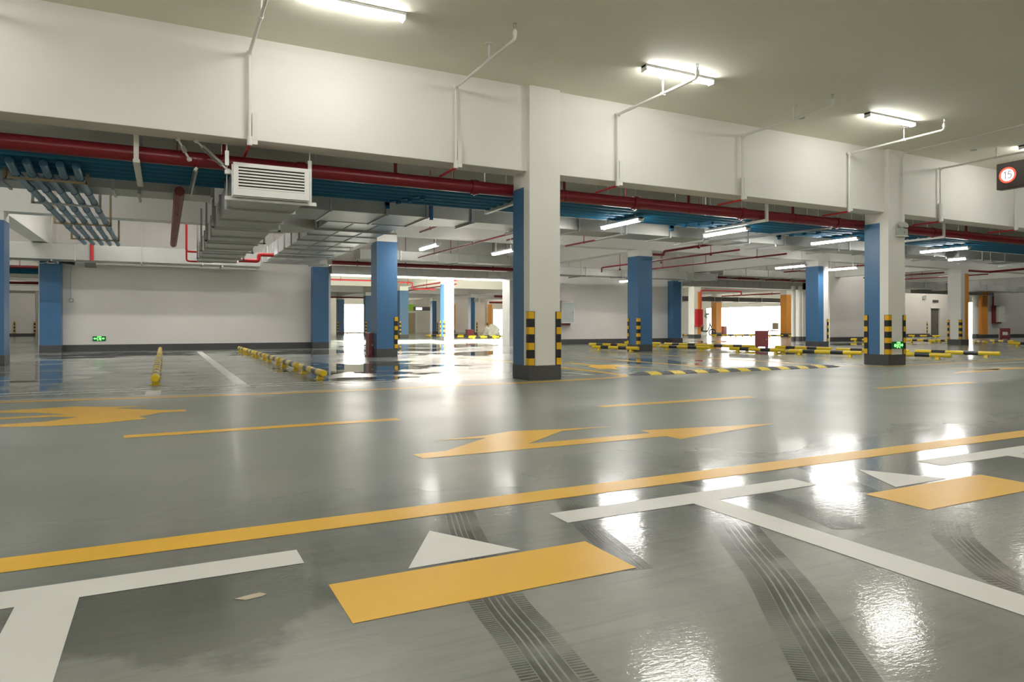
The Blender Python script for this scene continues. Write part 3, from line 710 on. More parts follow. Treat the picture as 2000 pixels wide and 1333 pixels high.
# branch of five lighter pipes running back
BX = [-1.80+.185*i for i in range(5)]
OB2 = ['leftmost','second from the left','middle','fourth from the left','rightmost']
for i, x in enumerate(BX):
    mb = MB(); mb.tube(arc([(x,10.9,3.035),(x,11.3,2.96),(x,20.4,2.96)], .1), .05, 10)
    for y in (12.6,14.5,17.1,19.4): mb.cyl((x,y-.05,2.96),(x,y+.05,2.96),.058,10)
    tag(mb.build('branch_pipe', 'blue_pipe_light'), f'slim light blue pipe of the branch at the upper left, {OB2[i]}', 'pipe', 'light blue branch pipes at the upper left')
def yoke(y, label, m, x0=-1.92, x1=-.97, zt=3.9):
    t = thing('pipe_yoke', label, 'pipe hanger', ((x0+x1)/2,y,2.91), group='hanger frames of the light blue branch')
    h = (x1-x0)/2
    B(-h,h,-.02,.02,-.03,.0).build('cross_bar', m, t)
    for s_ in (-1,1): B(s_*h-.02,s_*h+.02,-.02,.02,-.03,zt-2.91).build('drop_bar', m, t)
    for x in BX: MB().cyl((x-(x0+x1)/2,-.02,.052),(x-(x0+x1)/2,.02,.052),.056,12).build('pipe_clip', 'blue_pipe', t)
yoke(11.38,'brown hanger frame of the light blue branch, nearest','wood_bar', zt=3.03)
yoke(13.55,'white hanger frame of the light blue branch, second','white_pipe', zt=3.3)
yoke(16.08,'brown hanger frame of the light blue branch, third','wood_bar', zt=3.7)
yoke(18.86,'brown hanger frame of the light blue branch, farthest','wood_bar', zt=3.7)

# ------------------------------------------------------------------ ducts
def duct(name, label, x0,x1,y0,y1,z0,z1, axis, step, m='duct_panel', ribs=(), rods=True, tape=True):
    t = thing(name, label, 'air duct', ((x0+x1)/2,(y0+y1)/2,z0))
    hx, hy, hz = (x1-x0)/2, (y1-y0)/2, z1-z0
    B(-hx,hx,-hy,hy,0,hz).build('duct_body', m, t, .006)
    L_ = (y1-y0) if axis == 'y' else (x1-x0); n = max(1, round(L_/step))
    for i in range(n+1):
        p = -L_/2+i*L_/n; e = .028
        f = MB()
        if axis == 'y': f.box(-hx-e,hx+e,p-.018,p+.018,-e,hz+e)
        else: f.box(p-.018,p+.018,-hy-e,hy+e,-e,hz+e)
        f.build('flange', 'galvanised', t)
    if rods:
        k = max(2, n//2+1)
        for i in range(k):
            p = -L_/2+L_*(i+.5)/k; r = MB()
            if axis == 'y':
                r.box(-hx-.12,hx+.12,p-.02,p+.02,-.07,-.03)
                for s_ in (-1,1): r.cyl((s_*(hx+.08),p,-.06),(s_*(hx+.08),p,ZC-z0),.008,6)
            else:
                r.box(p-.02,p+.02,-hy-.12,hy+.12,-.07,-.03)
                for s_ in (-1,1): r.cyl((p,s_*(hy+.08),-.06),(p,s_*(hy+.08),ZC-z0),.008,6)
            r.build('hanger', 'steel_strut', t)
    for q in ribs:
        if axis == 'y': B(q-.012,q+.012,-hy,hy,-.018,0).build('seam_rib', 'steel_strut', t)
    return t
# louvred supply duct
d1 = duct('supply_duct','white louvred air duct with slatted grille, hung under the beam', .84,1.82,10.02,21.0,2.665,3.045,'y',1.25, rods=False)
cx, cy = d1.location.x, d1.location.y
g = MB(); fx0, fx1, fz0, fz1 = -.50,.50,-.015,.43; yf = 10.02-cy
g.box(fx0,fx0+.065,yf-.06,yf+.01,fz0,fz1); g.box(fx1-.065,fx1,yf-.06,yf+.01,fz0,fz1); g.box(fx0+.065,fx1-.065,yf-.06,yf+.01,fz1-.055,fz1); g.box(fx0+.065,fx1-.065,yf-.06,yf+.01,fz0,fz0+.095)
gf = g.build('grille_frame', 'grille_white', d1)
B(fx0+.06,fx1-.06,yf-.030,yf-.020,fz0+.07,fz1-.05).build('grille_back', 'dark_void', gf)
n = 7; zz0, zz1 = fz0+.10, fz1-.055; pitch = (zz1-zz0)/n
for i in range(n):
    z = zz0+i*pitch
    MB().hexa([(fx0+.06,yf-.05,z+.0),(fx1-.06,yf-.05,z+.0),(fx1-.06,yf-.035,z+.004),(fx0+.06,yf-.035,z+.004),(fx0+.06,yf-.05,z+pitch*.54),(fx1-.06,yf-.05,z+pitch*.54),(fx1-.06,yf-.035,z+pitch*.56),(fx0+.06,yf-.035,z+pitch*.56)]).build('slat', 'grille_white', gf)
s = MB(); s.box(-.60,.62,yf+.05,yf+.10,-.065,-.025); s.box(-.60,.62,yf+.06,yf+.09,-.025,-.015); s.build('support_channel', 'grille_white', d1)
s = MB(); s.cyl((-.57,yf+.08,-.05),(-.57,yf+.08,.71),.008,6); s.box(-.595,-.545,yf+.06,yf+.10,.40,.60); s.build('hanger', 'galvanised', d1)
s = MB(); s.cyl((.53,yf+.08,-.05),(.53,yf+.08,.71),.008,6); s.box(.505,.555,yf+.06,yf+.10,-.02,.58); s.build('hanger', 'grille_white', d1)
for y_ in (3.2,5.4,7.6,9.6):
    s = MB(); p = yf+y_; s.box(-.6,.6,p-.02,p+.02,-.06,-.03)
    for s_ in (-1,1): s.box(s_*.56-.02,s_*.56+.02,p-.02,p+.02,-.06,.95); 
    s.build('hanger', 'galvanised', d1)
B(-.60,-.50,yf+.02,yf+.08,.28,.33).build('brace_stub', 'grille_white', d1)
# seismic braces
def brace(name, label, p, q, m='galvanised'):
    t = thing(name, label, 'brace', p)
    v = Vector(q)-Vector(p); dn = v.normalized(); u = dn.orthogonal().normalized()*.021; w_ = dn.cross(u)
    mb = MB(); A = Vector((0,0,0))+dn*.1; E = v-dn*.1
    for k0, k1, a, b in ((-1,1,-1,-.8),(-1,1,.8,1)):
        mb.hexa([A+u*k0+w_*a, A+u*k1+w_*a, A+u*k1+w_*b, A+u*k0+w_*b, E+u*k0+w_*a, E+u*k1+w_*a, E+u*k1+w_*b, E+u*k0+w_*b])
    mb.hexa([A+u*.8-w_, A+u-w_, A+u+w_, A+u*.8+w_, E+u*.8-w_, E+u-w_, E+u+w_, E+u*.8+w_])
    mb.build('channel', m, t)
    for c in (Vector((0,0,0)), v):
        MB().cyl(c-w_*.8, c+w_*.8, .028, 10).hexa([c-u*.6-w_*.3, c+u*.6-w_*.3, c+u*.6+w_*.3, c-u*.6+w_*.3, c+dn*(.12 if c.length < .01 else -.12)-u*.6-w_*.3, c+dn*(.12 if c.length < .01 else -.12)+u*.6-w_*.3, c+dn*(.12 if c.length < .01 else -.12)+u*.6+w_*.3, c+dn*(.12 if c.length < .01 else -.12)-u*.6+w_*.3]).build('hinge', 'grille_white', t)
brace('seismic_brace','steel strut slanting from the beam to the grille duct', (.38,10.12,3.36), (.78,10.08,2.99))
brace('seismic_brace','steel strut hanging across the blue pipes left of the grille', (.385,10.3,3.02), (.36,11.95,2.93))
brace('seismic_brace','short steel strut under the beam left of the grille', (.16,10.12,3.36), (.30,10.2,3.12))
brace('seismic_brace','long steel strut under the blue pipes left of the floodlight column', (13.25,10.45,3.05), (11.9,13.0,2.93))

# cross duct behind the grille and the big duct running back from it
d2 = thing('cross_duct','broad silvery duct crossing behind the grille, with creased underside', 'air duct', (3.3,13.3,2.98))
MB().box(-1.38,1.25,-.65,.65,0,.42).build('duct_body', 'duct_panel', d2, .008)
MB().hexa([(1.25,-.65,0),(2.3,-.42,.02),(2.3,.42,.02),(1.25,.65,0),(1.25,-.65,.42),(2.3,-.42,.27),(2.3,.42,.27),(1.25,.65,.42)]).build('reducer', 'duct_panel', d2)
for x, e in ((-.6,.03),(.45,.03),(1.25,.03),(2.3,-.2)):
    hy = .65+e if x < 2 else .46; hh = .45 if x < 2 else .3
    MB().box(x-.018,x+.018,-hy,hy,-.03,hh).build('flange', 'galvanised', d2)
MB().box(1.30,1.36,-.70,-.66,-.05,.45).build('strap', 'blue_paint', d2)
d2['label'] = 'broad silvery duct crossing behind the grille, with creased underside'
duct('return_duct','wide silvery duct with gridded underside running back to the exit sign wall', 2.98,4.58,14.03,24.55,3.0,3.42,'y',1.18, m='galvanised', ribs=(-.27,.27))
duct('long_duct','long grey duct crossing behind the central column under the ceiling', 5.66,30.0,12.95,13.8,3.0,3.26,'x',1.25)
duct('cross_duct','pale duct crossing above the light blue branch pipes', -8.0,.72,12.7,13.4,3.08,3.30,'x',1.5)
duct('wall_duct','pale duct along the top of the exit sign wall', -4.2,2.9,24.7,25.6,2.87,3.35,'x',1.7, m='duct_panel')
duct('wall_duct','pale duct above the left shutter housing', 6.4,14.0,24.9,25.7,3.33,3.66,'x',1.5)
duct('wall_duct','pale duct along the top of the hose cabinet wall, with open end', 14.2,23.4,24.7,25.5,2.99,3.30,'x',2.0)
duct('wall_duct','pale duct above the right shutter housing', 24.0,33.0,24.9,25.7,3.28,3.6,'x',1.6)
duct('wall_duct','far pale duct right of the orange edged column', 33.5,50.0,24.9,25.7,3.0,3.35,'x',2.0)
o = MB().hexa([(4.63,24.6,3.0),(5.2,24.9,3.05),(5.2,25.7,3.05),(4.63,25.4,3.0),(4.63,24.6,3.34),(5.2,24.9,3.36),(5.2,25.7,3.36),(4.63,25.4,3.34)]).build('duct_offset', 'duct_panel')
tag(o, 'sloping duct piece left of the maroon board column', 'air duct')
t = thing('duct_branch','triangular duct branch beside the grille duct', 'air duct', (2.19,15.1,2.9))
MB().prism([(-.25,-.9),(.66,-.2),(.66,.2),(-.25,.9)], 0, .3).build('duct_body', 'duct_panel', t, .005)

# red service pipes in the ceiling zone
def redpipe(label, path, r=.03, hang=None, m='red_pipe', name='red_pipe'):
    t = thing(name, label, 'pipe', path[0])
    p0 = Vector(path[0]); P = [Vector(p)-p0 for p in path]
    MB().tube(arc(P, .08), r, 8).build('pipe', m, t)
    if hang:
        a, b = P[0], P[-1]
        for i in range(hang):
            c = a.lerp(b, (i+.5)/hang); MB().cyl(c+Vector((0,0,.0)), (c.x,c.y,ZC-p0.z-.004), .012, 6).cyl(c-Vector((.02,0,0)), c+Vector((.02,0,0)), r*1.3, 8).build('riser', m, t)
    return t
redpipe('dusty red pipe running back left of the grille duct', [(.21,11.9,2.98),(.21,19.9,2.98)], .078, m='red_dusty', hang=2)
redpipe('bright red pipe loop left of the grille duct, upper branch', [(.55,21.25,4.74),(.55,21.25,2.94),(1.38,21.25,2.94)], .03, m='red_bright')
redpipe('bright red pipe loop left of the grille duct, lower branch', [(.55,21.15,4.74),(.55,21.15,2.66),(1.22,21.15,2.66)], .025, m='red_bright')
redpipe('red pipe with a bend between the two big ducts', [(1.92,21.3,2.76),(2.47,21.3,2.76),(2.47,21.3,2.95),(2.88,21.3,2.95)], .06, m='red_bright')
redpipe('short bright red drop pipe over the exit sign wall', [(-1.98,24.55,3.45),(-1.98,24.55,2.85)], .05, m='red_bright')
redpipe('long red pipe above the left shutter housing', [(5.6,25.95,3.22),(13.2,25.95,3.22)], .075, 4)
redpipe('long red pipe above the right shutter housing', [(23.2,25.95,3.26),(30.9,25.95,3.26)], .075, 4)
redpipe('thin red pipe left of the central column, upper', [(5.93,13.95,3.30),(5.93,17.0,3.30)], .028, 2)
redpipe('thin red pipe left of the central column, lower', [(8.3,14.1,3.34),(8.3,24.0,3.34)], .028, 3)
redpipe('thin red pipe beside the first hanging lamp', [(8.75,13.9,3.31),(8.75,17.6,3.31)], .028, 2)
redpipe('thin red pipe beside the second hanging lamp', [(10.95,13.9,3.30),(10.95,18.0,3.30)], .028, 2)
redpipe('thin red pipe right of the dark blue column, upper', [(16.5,16.4,3.30),(16.5,24.2,3.30),(16.5,24.2,3.1)], .03, 3)
redpipe('thin red pipe right of the dark blue column, lower', [(18.85,16.6,3.30),(18.85,24.4,3.30)], .03, 3)
redpipe('red elbow pipe at the top of the dark blue column', [(14.3,18.0,3.2),(14.75,18.0,3.2),(14.75,18.0,3.32),(14.75,14.2,3.32)], .04, 1)
redpipe('thin red pipe behind the blue column with white edge', [(25.4,17.5,3.30),(25.4,22.5,3.30)], .03, 2)
redpipe('red pipe left of the orange edged column, upper', [(32.3,19.4,3.31),(32.3,23.5,3.31)], .035, 2)
redpipe('red pipe left of the orange edged column, lower', [(35.1,19.0,3.30),(35.1,24.0,3.30)], .03, 2)
redpipe('red pipe right of the orange edged column', [(31.8,18.0,3.28),(33.4,18.0,3.28),(33.4,16.4,3.32)], .05)
redpipe('bright red far pipe over the sunlit column, upper', [(14.35,33.0,3.33),(14.35,43.0,3.33)], .04, 2, m='red_bright')
redpipe('bright red far pipe over the sunlit column, lower', [(15.5,38.0,3.30),(15.5,47.5,3.30)], .04, 2, m='red_bright')
redpipe('bright red far pipe left of the sunlit column', [(11.9,37.9,3.31),(12.75,37.9,3.31),(12.75,37.9,2.95),(14.2,37.9,2.95)], .04, 2, m='red_bright')
redpipe('bright red far pipe behind the maroon board column', [(7.6,37.3,3.31),(11.2,37.3,3.31)], .045, 2, m='red_bright')
redpipe('thin red far pipe on the sunlit beam', [(14.5,35.08,3.7),(20.5,35.08,3.7)], .02, m='red_bright')
redpipe('far red pipe over the white glare', [(9.0,56.0,3.1),(16.0,56.0,3.1)], .06, 3)
redpipe('far red pipe left of the steel guide post, upper', [(24.0,50.6,3.2),(34.0,50.6,3.2)], .10, 3)
redpipe('far red pipe left of the steel guide post, lower', [(27.0,58.0,2.95),(38.0,58.0,2.95)], .08, 3)
redpipe('red pipe over the orange columns', [(41.6,36.0,3.25),(41.6,52.0,3.25)], .06, 4)
redpipe('red pipe framing the column with red cabinet', [(31.62,34.82,1.9),(31.62,34.82,3.15),(35.2,34.82,3.15),(35.2,34.82,2.85)], .05, m='red_bright')
redpipe('red riser down the far right wall', [(49.55,26.5,3.2),(49.55,26.5,2.1)], .05)
redpipe('red pipe high at the far left gap', [(-12.0,34.0,3.25),(-3.9,34.0,3.25)], .06, 3)
redpipe('second red pipe high at the far left gap', [(-14.0,46.0,3.2),(-4.2,46.0,3.2)], .08, 3)
o = MB().cyl((-14,38,3.35),(-3.5,38,3.35),.14,14).build('blue_pipe', 'blue_pipe'); tag(o, 'dark teal pipe seen through the far left gap', 'pipe')
duct('dark_duct', 'dark grey duct above the wide glaring exit', 31.8,46.3,38.9,39.5,2.62,2.95,'x',2.4, m='plinth_grey')

# ------------------------------------------------------------------ wall fittings and signs
def exit_sign(label, loc, w_, h_, flip=False):
    t = thing('exit_sign', label, 'exit sign', loc)
    B(-w_/2,w_/2,-.03,0,0,h_).build('sign_case', 'exit_green_dark', t, .003)
    k = -1 if flip else 1; y = -.034
    def fp(poly): return [(k*x*w_, y, z*h_) for x, z in poly]
    def face(name, polys):
        mb = MB()
        for p in polys:
            q = fp(p); a = 0
            for i in range(len(q)): a += q[i][0]*q[(i+1)%len(q)][2]-q[(i+1)%len(q)][0]*q[i][2]
            if a < 0: q = q[::-1]
            n = len(q); mb.add(q+[(x_,y_+.004,z_) for x_,y_,z_ in q], [tuple(range(n))]+[(i,n+i,n+(i+1)%n,(i+1)%n) for i in range(n)])
        mb.build(name, 'exit_green_lit', t)
    face('arrow', [[(-.46,.5),(-.33,.76),(-.33,.60),(-.18,.60),(-.18,.40),(-.33,.40),(-.33,.24)]])
    face('door_symbol', [[(-.17,.06),(-.13,.06),(-.13,.95),(-.17,.95)],[(-.13,.86),(.15,.86),(.15,.95),(-.13,.95)],[(.11,.06),(.15,.06),(.15,.86),(.11,.86)]])
    face('running_figure', [[(-.02+.035*math.cos(a*PI/4),.74+.09*math.sin(a*PI/4)) for a in range(8)],[(-.07,.62),(.03,.66),(.07,.50),(.02,.36),(-.03,.38),(.0,.5),(-.05,.54)],[(.02,.40),(.08,.30),(.10,.12),(.06,.12),(.04,.26),(-.02,.36)],[(-.02,.40),(-.04,.26),(-.11,.20),(-.11,.12),(-.02,.20),(.02,.34)],[(.03,.62),(.09,.56),(.10,.44),(.07,.44),(.06,.52),(.02,.56)]])
    if not flip: face('second_arrow', [[(.21,.38),(.30,.38),(.30,.26),(.42,.5),(.30,.74),(.30,.62),(.21,.62)]])
    else: face('second_arrow', [[(.21,.58),(.30,.70),(.40,.58),(.40,.30),(.30,.22),(.21,.30)]])
    return t
exit_sign('small green lit exit sign low on the white back wall', (-1.93,26.62,.35), .375, .155)
exit_sign('small green lit exit sign on the foot of the floodlight column', (14.43,9.685,.365), .36, .155, True)
exit_sign('tiny green exit sign beside the orange column at the far right wall', (48.75,26.6,.38), .3, .14)
exit_sign('tiny green exit sign on the far orange pilaster', (27.85,69.08,.4), .36, .16)

t = thing('emergency_light', 'grey emergency floodlight box with two lamp heads on the white column', 'emergency light', (14.53,9.685,2.86))
B(-.15,.15,-.085,0,0,.155).build('case', 'box_grey', t, .006)
B(-.16,.16,-.10,.0,-.02,0).build('base_lip', 'grille_white', t)
MB().cyl((.03,-.086,.07),(.03,-.092,.07),.012,8).build('test_button', 'rubber_black', t)
for x in (-.06,.085):
    h = MB(); c = Vector((x,-.045,.225)); dn = Vector((-.25,-.75,.45)).normalized()
    h.cyl(c-dn*.035, c+dn*.02, .03, 12, r1=.072); h.cyl(c+dn*.02, c+dn*.035, .076, 14); h.cyl((x,-.045,.15),(x,-.045,.2),.015,8)
    hd = h.build('lamp_head', 'box_grey', t); MB().cyl(c+dn*.034, c+dn*.038, .058, 12).build('lens', 'steel_strut', hd)
def junction(label, loc, w_=.34, h_=.2):
    t = thing('emergency_light', label, 'emergency light', loc); B(-w_/2,w_/2,-.1,0,0,h_).build('case', 'box_grey', t, .006)
    for s_ in (-.3,.3): MB().cyl((s_*w_,-.05,h_),(s_*w_,-.09,h_+.07),.05,10).build('lamp_head', 'box_grey', t)
junction('grey emergency light box high on the white back wall', (-2.18,26.62,2.78), .32, .2)
junction('grey emergency light box high on the wall by the dark doorway', (49.2,31.0,2.72))
junction('small grey emergency light at the top of the far column behind the red box', (22.85,51.7,2.75), .4, .25)
t = thing('camera_box', 'white framed box with security camera atop the left wall column', 'camera', (-3.12,26.18,2.83))
B(-.2,.12,-.16,0,0,.16).build('frame', 'grille_white', t, .004); B(-.15,.07,-.165,-.15,.04,.13).build('window', 'rubber_black', t)
MB().cyl((.2,-.12,.07),(.5,-.2,.03),.05,10).cyl((.5,-.2,.03),(.55,-.21,.02),.055,10).box(.15,.3,-.12,.0,.05,.13).build('camera_body', 'rubber_black', t)
MB().tube([(-.2,-.1,.04),(-.35,-.1,.0),(-.55,-.1,.06)], .012, 6).build('cable', 'white_pipe', t)
t = thing('wall_switch', 'small grey switch box on the white wall right of the left wall column', 'switch', (-2.72,26.62,1.63))
B(-.06,.06,-.04,0,0,.12).build('case', 'box_grey', t, .004); MB().tube([(0,-.02,.12),(0,-.02,1.2)], .014, 6).build('conduit', 'white_pipe', t); B(-.03,.03,-.048,-.04,.03,.09).build('rocker', 'grille_white', t)

def hose_cabinet(label, loc, w_, h_, dep=.3, front='glass_grey', rz=0):
    t = thing('hose_cabinet', label, 'fire hose cabinet', loc, rz)
    B(-w_/2-.1,w_/2-.12,-dep*.6,0,-.09,h_+.02).build('red_case', 'box_maroon', t, .006)
    B(-w_/2,w_/2,-dep,-dep*.2,0,h_).build('cabinet', 'grille_white', t, .006)
    dr = B(-w_/2+.05,w_/2-.05,-dep-.012,-dep,.05,h_-.05).build('door', front, t)
    B(w_/2-.11,w_/2-.09,-dep-.03,-dep-.01,h_*.45,h_*.55).build('handle', 'steel_strut', dr)
    return t
hose_cabinet('white fronted hose cabinet on the wall right of the central column', (16.08,26.61,.95), .64, .97, .42)
hose_cabinet('white fronted hose cabinet on the far right wall', (50.0,26.59,1.05), .75, 1.1, .4, 'grille_white')
t = thing('hose_cabinet', 'red cabinet on the white and orange column right of centre', 'fire hose cabinet', (31.2,34.88,.85))
B(-.05,.42,-.25,0,0,1.05).build('case', 'red_bright', t, .006); B(-.03,.40,-.262,-.25,.04,1.0).build('door', 'red_bright', t); B(-.1,.42,-.3,0,-.1,-.02).build('tray', 'red_bright', t)
t = thing('hose_cabinet', 'dark red cabinet seen through the far left gap', 'fire hose cabinet', (-5.6,63.395,.9)); B(-.5,.3,-.3,0,0,1.2).build('case', 'box_maroon', t, .01); B(-.3,.6,-.35,-.02,.2,1.3).build('door', 'grille_white', t); MB().cyl((-.4,-.1,1.2),(-.4,-.1,3.0),.06,8).build('riser', 'red_bright', t)

def ext_box(label, loc, w_, h_, d_=.28, rz=0, label_panel=False):
    t = thing('extinguisher_box', label, 'extinguisher box', loc, rz)
    B(-w_/2,w_/2,-d_/2,d_/2,.05,h_).build('case', 'box_maroon', t, .01)
    for s_ in (-1,1): B(s_*w_*.38-.04,s_*w_*.38+.04,-d_/2,d_/2,0,.05).build('foot', 'box_maroon', t)
    dr = B(-w_/2+.03,w_/2-.03,-d_/2-.012,-d_/2,.09,h_-.04).build('door', 'box_maroon', t)
    if label_panel: B(-w_*.25,w_*.25,-d_/2-.018,-d_/2-.012,h_*.42,h_*.68).build('notice', 'grille_white', dr)
    MB().cyl((w_*.33,-d_/2-.014,h_*.5),(w_*.33,-d_/2-.04,h_*.5),.02,8).build('knob', 'steel_strut', dr)
ext_box('maroon extinguisher box standing before the wide glare', (20.25,19.0,0), .46, .66, .3, math.radians(-42))
ext_box('maroon board shaped box leaning at the left of the blue column', (5.06,18.75,0), .10, .67, .36)
ext_box('maroon extinguisher box with pale notice at the far right wall', (43.2,22.5,0), .50, .68, .28, math.radians(-50), True)
ext_box('small red box at the foot of the far blue column', (18.8,43.6,0), .48, .55, .4)
ext_box('small red box right of the orange scooter column', (41.4,42.9,0), .4, .75, .3)
# round speed sign
t = thing('speed_sign', 'brown hanging sign box with lit round 15 speed limit', 'sign', (11.6,5.45,2.985))
B(-.07,.07,-.70,.67,0,.40).build('sign_case', 'sign_brown', t, .008)
for y in (-.5,0): MB().cyl((0,y,.4),(0,y,ZC-2.985),.012,8).cyl((0,y,ZC-2.985-.02),(0,y,ZC-2.985),.05,12).build('hanging_rod', 'white_pipe', t)
def disc(name, m, r0, r1, x, yc, zc):
    n = 40; mb = MB(); vs = []
    for r in (r0, r1): vs += [(x, yc+r*math.cos(2*PI*i/n), zc+r*math.sin(2*PI*i/n)) for i in range(n)]
    mb.add(vs, [(i,n+i,n+(i+1)%n,(i+1)%n) for i in range(n)]); return mb.build(name, m, t)
YC, ZS = .51, .205
disc('red_ring', 'sign_red_lit', .092, .120, -.0745, YC, ZS); disc('white_disc', 'sign_white_lit', .0001, .092, -.0745, YC, ZS)
def stroke(mb, pts, wd=.011, x=-.078):
    for a, b in zip(pts[:-1], pts[1:]):
        a = Vector(a); b = Vector(b); dn = (b-a).normalized(); n = Vector((-dn.y, dn.x))*wd/2; a = a-dn*wd*.35; b = b+dn*wd*.35
        q = [a+n, b+n, b-n, a-n]; mb.add([(x, YC-p.x, ZS+p.y) for p in q], [(0,1,2,3)])
mb = MB(); stroke(mb, [(-.052,.032),(-.030,.052),(-.030,-.052)]); mb.build('numeral_one', 'sign_digit', t)
mb = MB(); stroke(mb, [(.056,.052),(.016,.052),(.010,.010),(.030,.016),(.048,.008),(.056,-.014),(.048,-.040),(.030,-.052),(.008,-.044)]); mb.build('numeral_five', 'sign_digit', t)
t = thing('hanging_sign', 'small white lit sign hanging over the far green column', 'sign', (23.0,66.0,2.35))
B(-.7,1.3,-.05,.05,-.06,.32).build('board', 'door_dark', t); B(-.45,.2,-.07,-.05,.0,.26).build('lit_panel', 'sign_white_lit', t)
for x in (-.7,.9): MB().cyl((x,0,.45),(x,0,ZC-2.35),.02,6).build('hanging_rod', 'steel_strut', t)
t = thing('door_sign', 'small dark sign over the dark doorway', 'sign', (50.55,30.98,2.52)); B(-.32,.32,-.04,0,0,.17).build('board', 'plinth_grey', t)
t = thing('door_2', 'beige panel recess on the far wall beneath the small lit sign', 'door', (22.6,68.9,0), kind='structure')
B(-1.4,.9,0,.1,0,2.1).build('door_leaf', 'chair_tan', t); B(-1.6,1.1,.02,.12,0,2.3).build('door_frame', 'grille_white', t)

# downpipes by the right opening
for x, lb in ((30.05,'left white downpipe beside the right shutter opening'), (30.55,'right white downpipe beside the right shutter opening')):
    t = thing('downpipe', lb, 'pipe', (x,26.0,0)); MB().cyl((0,0,.22),(0,0,2.95),.11,16).build('pipe', 'white_pipe', t); MB().cyl((0,0,0),(0,0,.24),.12,16).build('foot', 'plinth_grey', t)
    MB().cyl((0,0,1.2),(0,0,1.26),.125,16).cyl((0,0,2.4),(0,0,2.46),.125,16).build('collar', 'white_pipe', t)
t = thing('downpipe', 'cream downpipe in the bright gap at the far right', 'pipe', (47.35,26.4,0)); MB().cyl((0,0,.25),(0,0,3.0),.17,16).build('pipe', 'white_pipe', t); MB().cyl((0,0,0),(0,0,.27),.18,16).build('foot', 'plinth_grey', t); MB().cyl((0,0,2.5),(0,0,2.95),.19,16).build('socket', 'wall_white', t)

# stepladder seen through the left gap
t = thing('stepladder', 'white stepladder leaning at the far left wall', 'ladder', (-7.0,60.9,0))
for s_ in (-1,1):
    MB().hexa([(-.3*s_-.03,-.55,0),(-.3*s_+.03,-.55,0),(-.3*s_+.03,-.48,0),(-.3*s_-.03,-.48,0),(-.2*s_-.03,0,1.5),(-.2*s_+.03,0,1.5),(-.2*s_+.03,.06,1.5),(-.2*s_-.03,.06,1.5)]).build('rail', 'grille_white', t)
    MB().cyl((.3*s_,.55,0),(.2*s_,.05,1.48),.025,6).build('rear_leg', 'grille_white', t)
for k in range(5):
    z = .25+.26*k; y = -.5+.5*z/1.5; B(-.28,.28,y-.04,y+.05,z,z+.03).build('tread', 'grille_white', t)

# electric scooter by the wide glare
t = thing('scooter', 'black parked electric scooter beside the orange column', 'scooter', (38.2,41.7,0), math.radians(-38))
for x in (-.62,.62):
    wv = MB(); n = 20
    ring = [(x+.26*math.cos(2*PI*i/n),0,.26+.26*math.sin(2*PI*i/n)) for i in range(n+1)]
    wv.tube(ring, .05, 8); wv.cyl((x,-.05,.26),(x,.05,.26),.06,10)
    for k in range(5): wv.cyl((x,0,.26),(x+.24*math.cos(k*2*PI/5),0,.26+.24*math.sin(k*2*PI/5)),.015,5)
    wv.build('wheel', 'bike_black', t)
MB().tube(arc([(-.62,0,.26),(-.35,0,.38),(.25,0,.34),(.45,0,.85),(.40,0,1.05)], .1), .05, 8).build('frame', 'bike_black', t)
MB().hexa([(-.75,-.13,.62),(-.05,-.13,.58),(-.05,.13,.58),(-.75,.13,.62),(-.72,-.11,.74),(-.08,-.11,.70),(-.08,.11,.70),(-.72,.11,.74)]).build('seat', 'bike_black', t, .03)
MB().box(-.5,-.1,-.09,.09,.34,.6).build('battery_box', 'bike_black', t, .02)
MB().tube([(.36,-.33,1.08),(.42,-.15,1.06),(.42,.15,1.06),(.36,.33,1.08)], .02, 6).build('handlebar', 'bike_black', t)
MB().tube([(.42,0,1.0),(.56,0,.6),(.62,0,.26)], .035, 6).build('fork', 'bike_black', t)
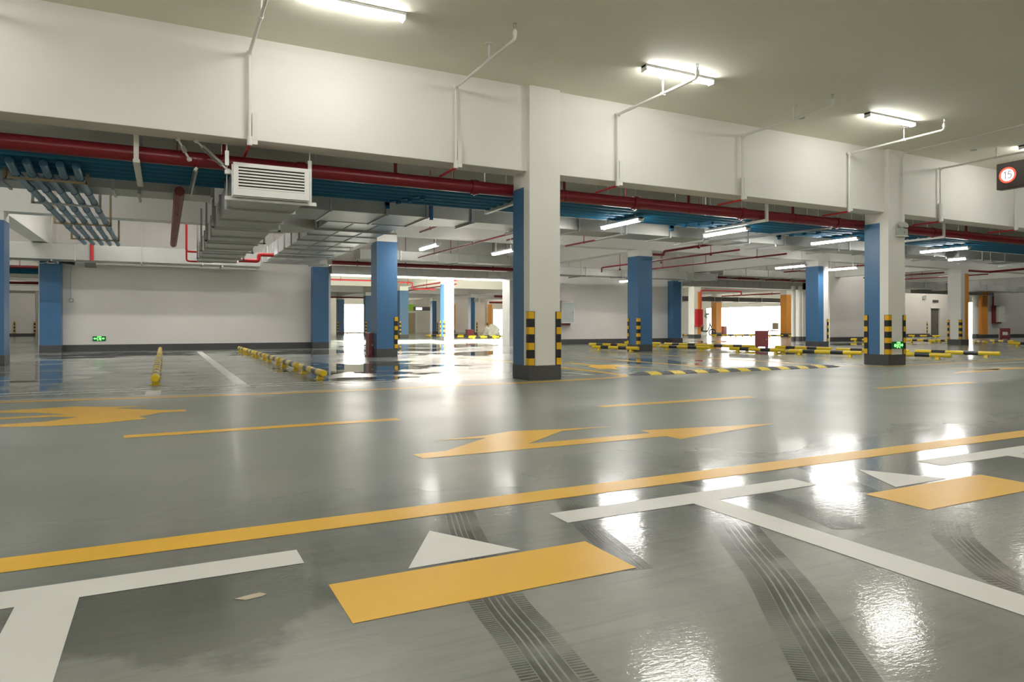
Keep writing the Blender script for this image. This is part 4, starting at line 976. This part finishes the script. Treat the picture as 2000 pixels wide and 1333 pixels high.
# fan on a stand behind it
t = thing('pedestal_fan', 'pale pedestal fan standing behind the scooter', 'fan', (40.0,43.4,0))
MB().cyl((0,0,0),(0,0,.04),.25,18).build('base', 'wall_white', t); MB().cyl((0,0,.04),(0,0,1.6),.035,10).build('pole', 'wall_white', t)
n = 18; cg_ = MB()
for r in (.12,.24,.36): cg_.tube([(r*math.cos(2*PI*i/n),-.06,1.75+r*math.sin(2*PI*i/n)) for i in range(n+1)], .01, 5)
for i in range(12): cg_.cyl((0,-.08,1.75),(.36*math.cos(i*PI/6),-.05,1.75+.36*math.sin(i*PI/6)),.006,4)
cg_.build('guard_cage', 'box_grey', t)
for k in range(3):
    a = k*2*PI/3; MB().hexa([(.03*math.cos(a+.6),-.01,1.75+.03*math.sin(a+.6)),(.3*math.cos(a+.35),-.03,1.75+.3*math.sin(a+.35)),(.3*math.cos(a-.35),.03,1.75+.3*math.sin(a-.35)),(.03*math.cos(a-.6),.01,1.75+.03*math.sin(a-.6)),(.03*math.cos(a+.6),.0,1.75+.03*math.sin(a+.6)),(.3*math.cos(a+.35),-.02,1.75+.3*math.sin(a+.35)),(.3*math.cos(a-.35),.04,1.75+.3*math.sin(a-.35)),(.03*math.cos(a-.6),.02,1.75+.03*math.sin(a-.6))]).build('blade', 'box_grey', t)
MB().cyl((0,-.05,1.75),(0,.16,1.75),.08,12).build('motor', 'box_grey', t)
# chair
t = thing('office_chair', 'tan backed chair beside the broad orange column', 'chair', (38.85,35.4,0), math.radians(170))
B(-.26,.26,-.24,.24,.42,.50).build('seat', 'bike_black', t, .02); B(-.25,.25,.22,.29,.55,1.02).build('backrest', 'chair_tan', t, .03)
for sx_ in (-1,1):
    for sy_ in (-1,1): MB().cyl((.23*sx_,.2*sy_,.43),(.27*sx_,.25*sy_,0),.02,8).build('leg', 'bike_black', t)
    MB().tube([(.25*sx_,.24,.5),(.25*sx_,.24,.6)], .018, 6).build('back_post', 'bike_black', t)
    MB().tube(arc([(.28*sx_,-.2,.45),(.28*sx_,-.2,.68),(.28*sx_,.24,.70)], .06), .018, 6).build('armrest', 'bike_black', t)
# spiky white shape standing in for a blown-out glare in the far hall
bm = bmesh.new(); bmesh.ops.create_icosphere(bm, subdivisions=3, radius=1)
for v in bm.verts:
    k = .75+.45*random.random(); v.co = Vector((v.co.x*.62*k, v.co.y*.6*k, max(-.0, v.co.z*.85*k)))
me = bpy.data.meshes.new('glare_blob'); bm.to_mesh(me); bm.free(); me.materials.append(M['glare_white'])
o = bpy.data.objects.new('glare_blob', me); C.objects.link(o); o.location = (21.1,45.0,0); tag(o, 'white blob standing in for floor glare left of the steel guide post', 'heap')
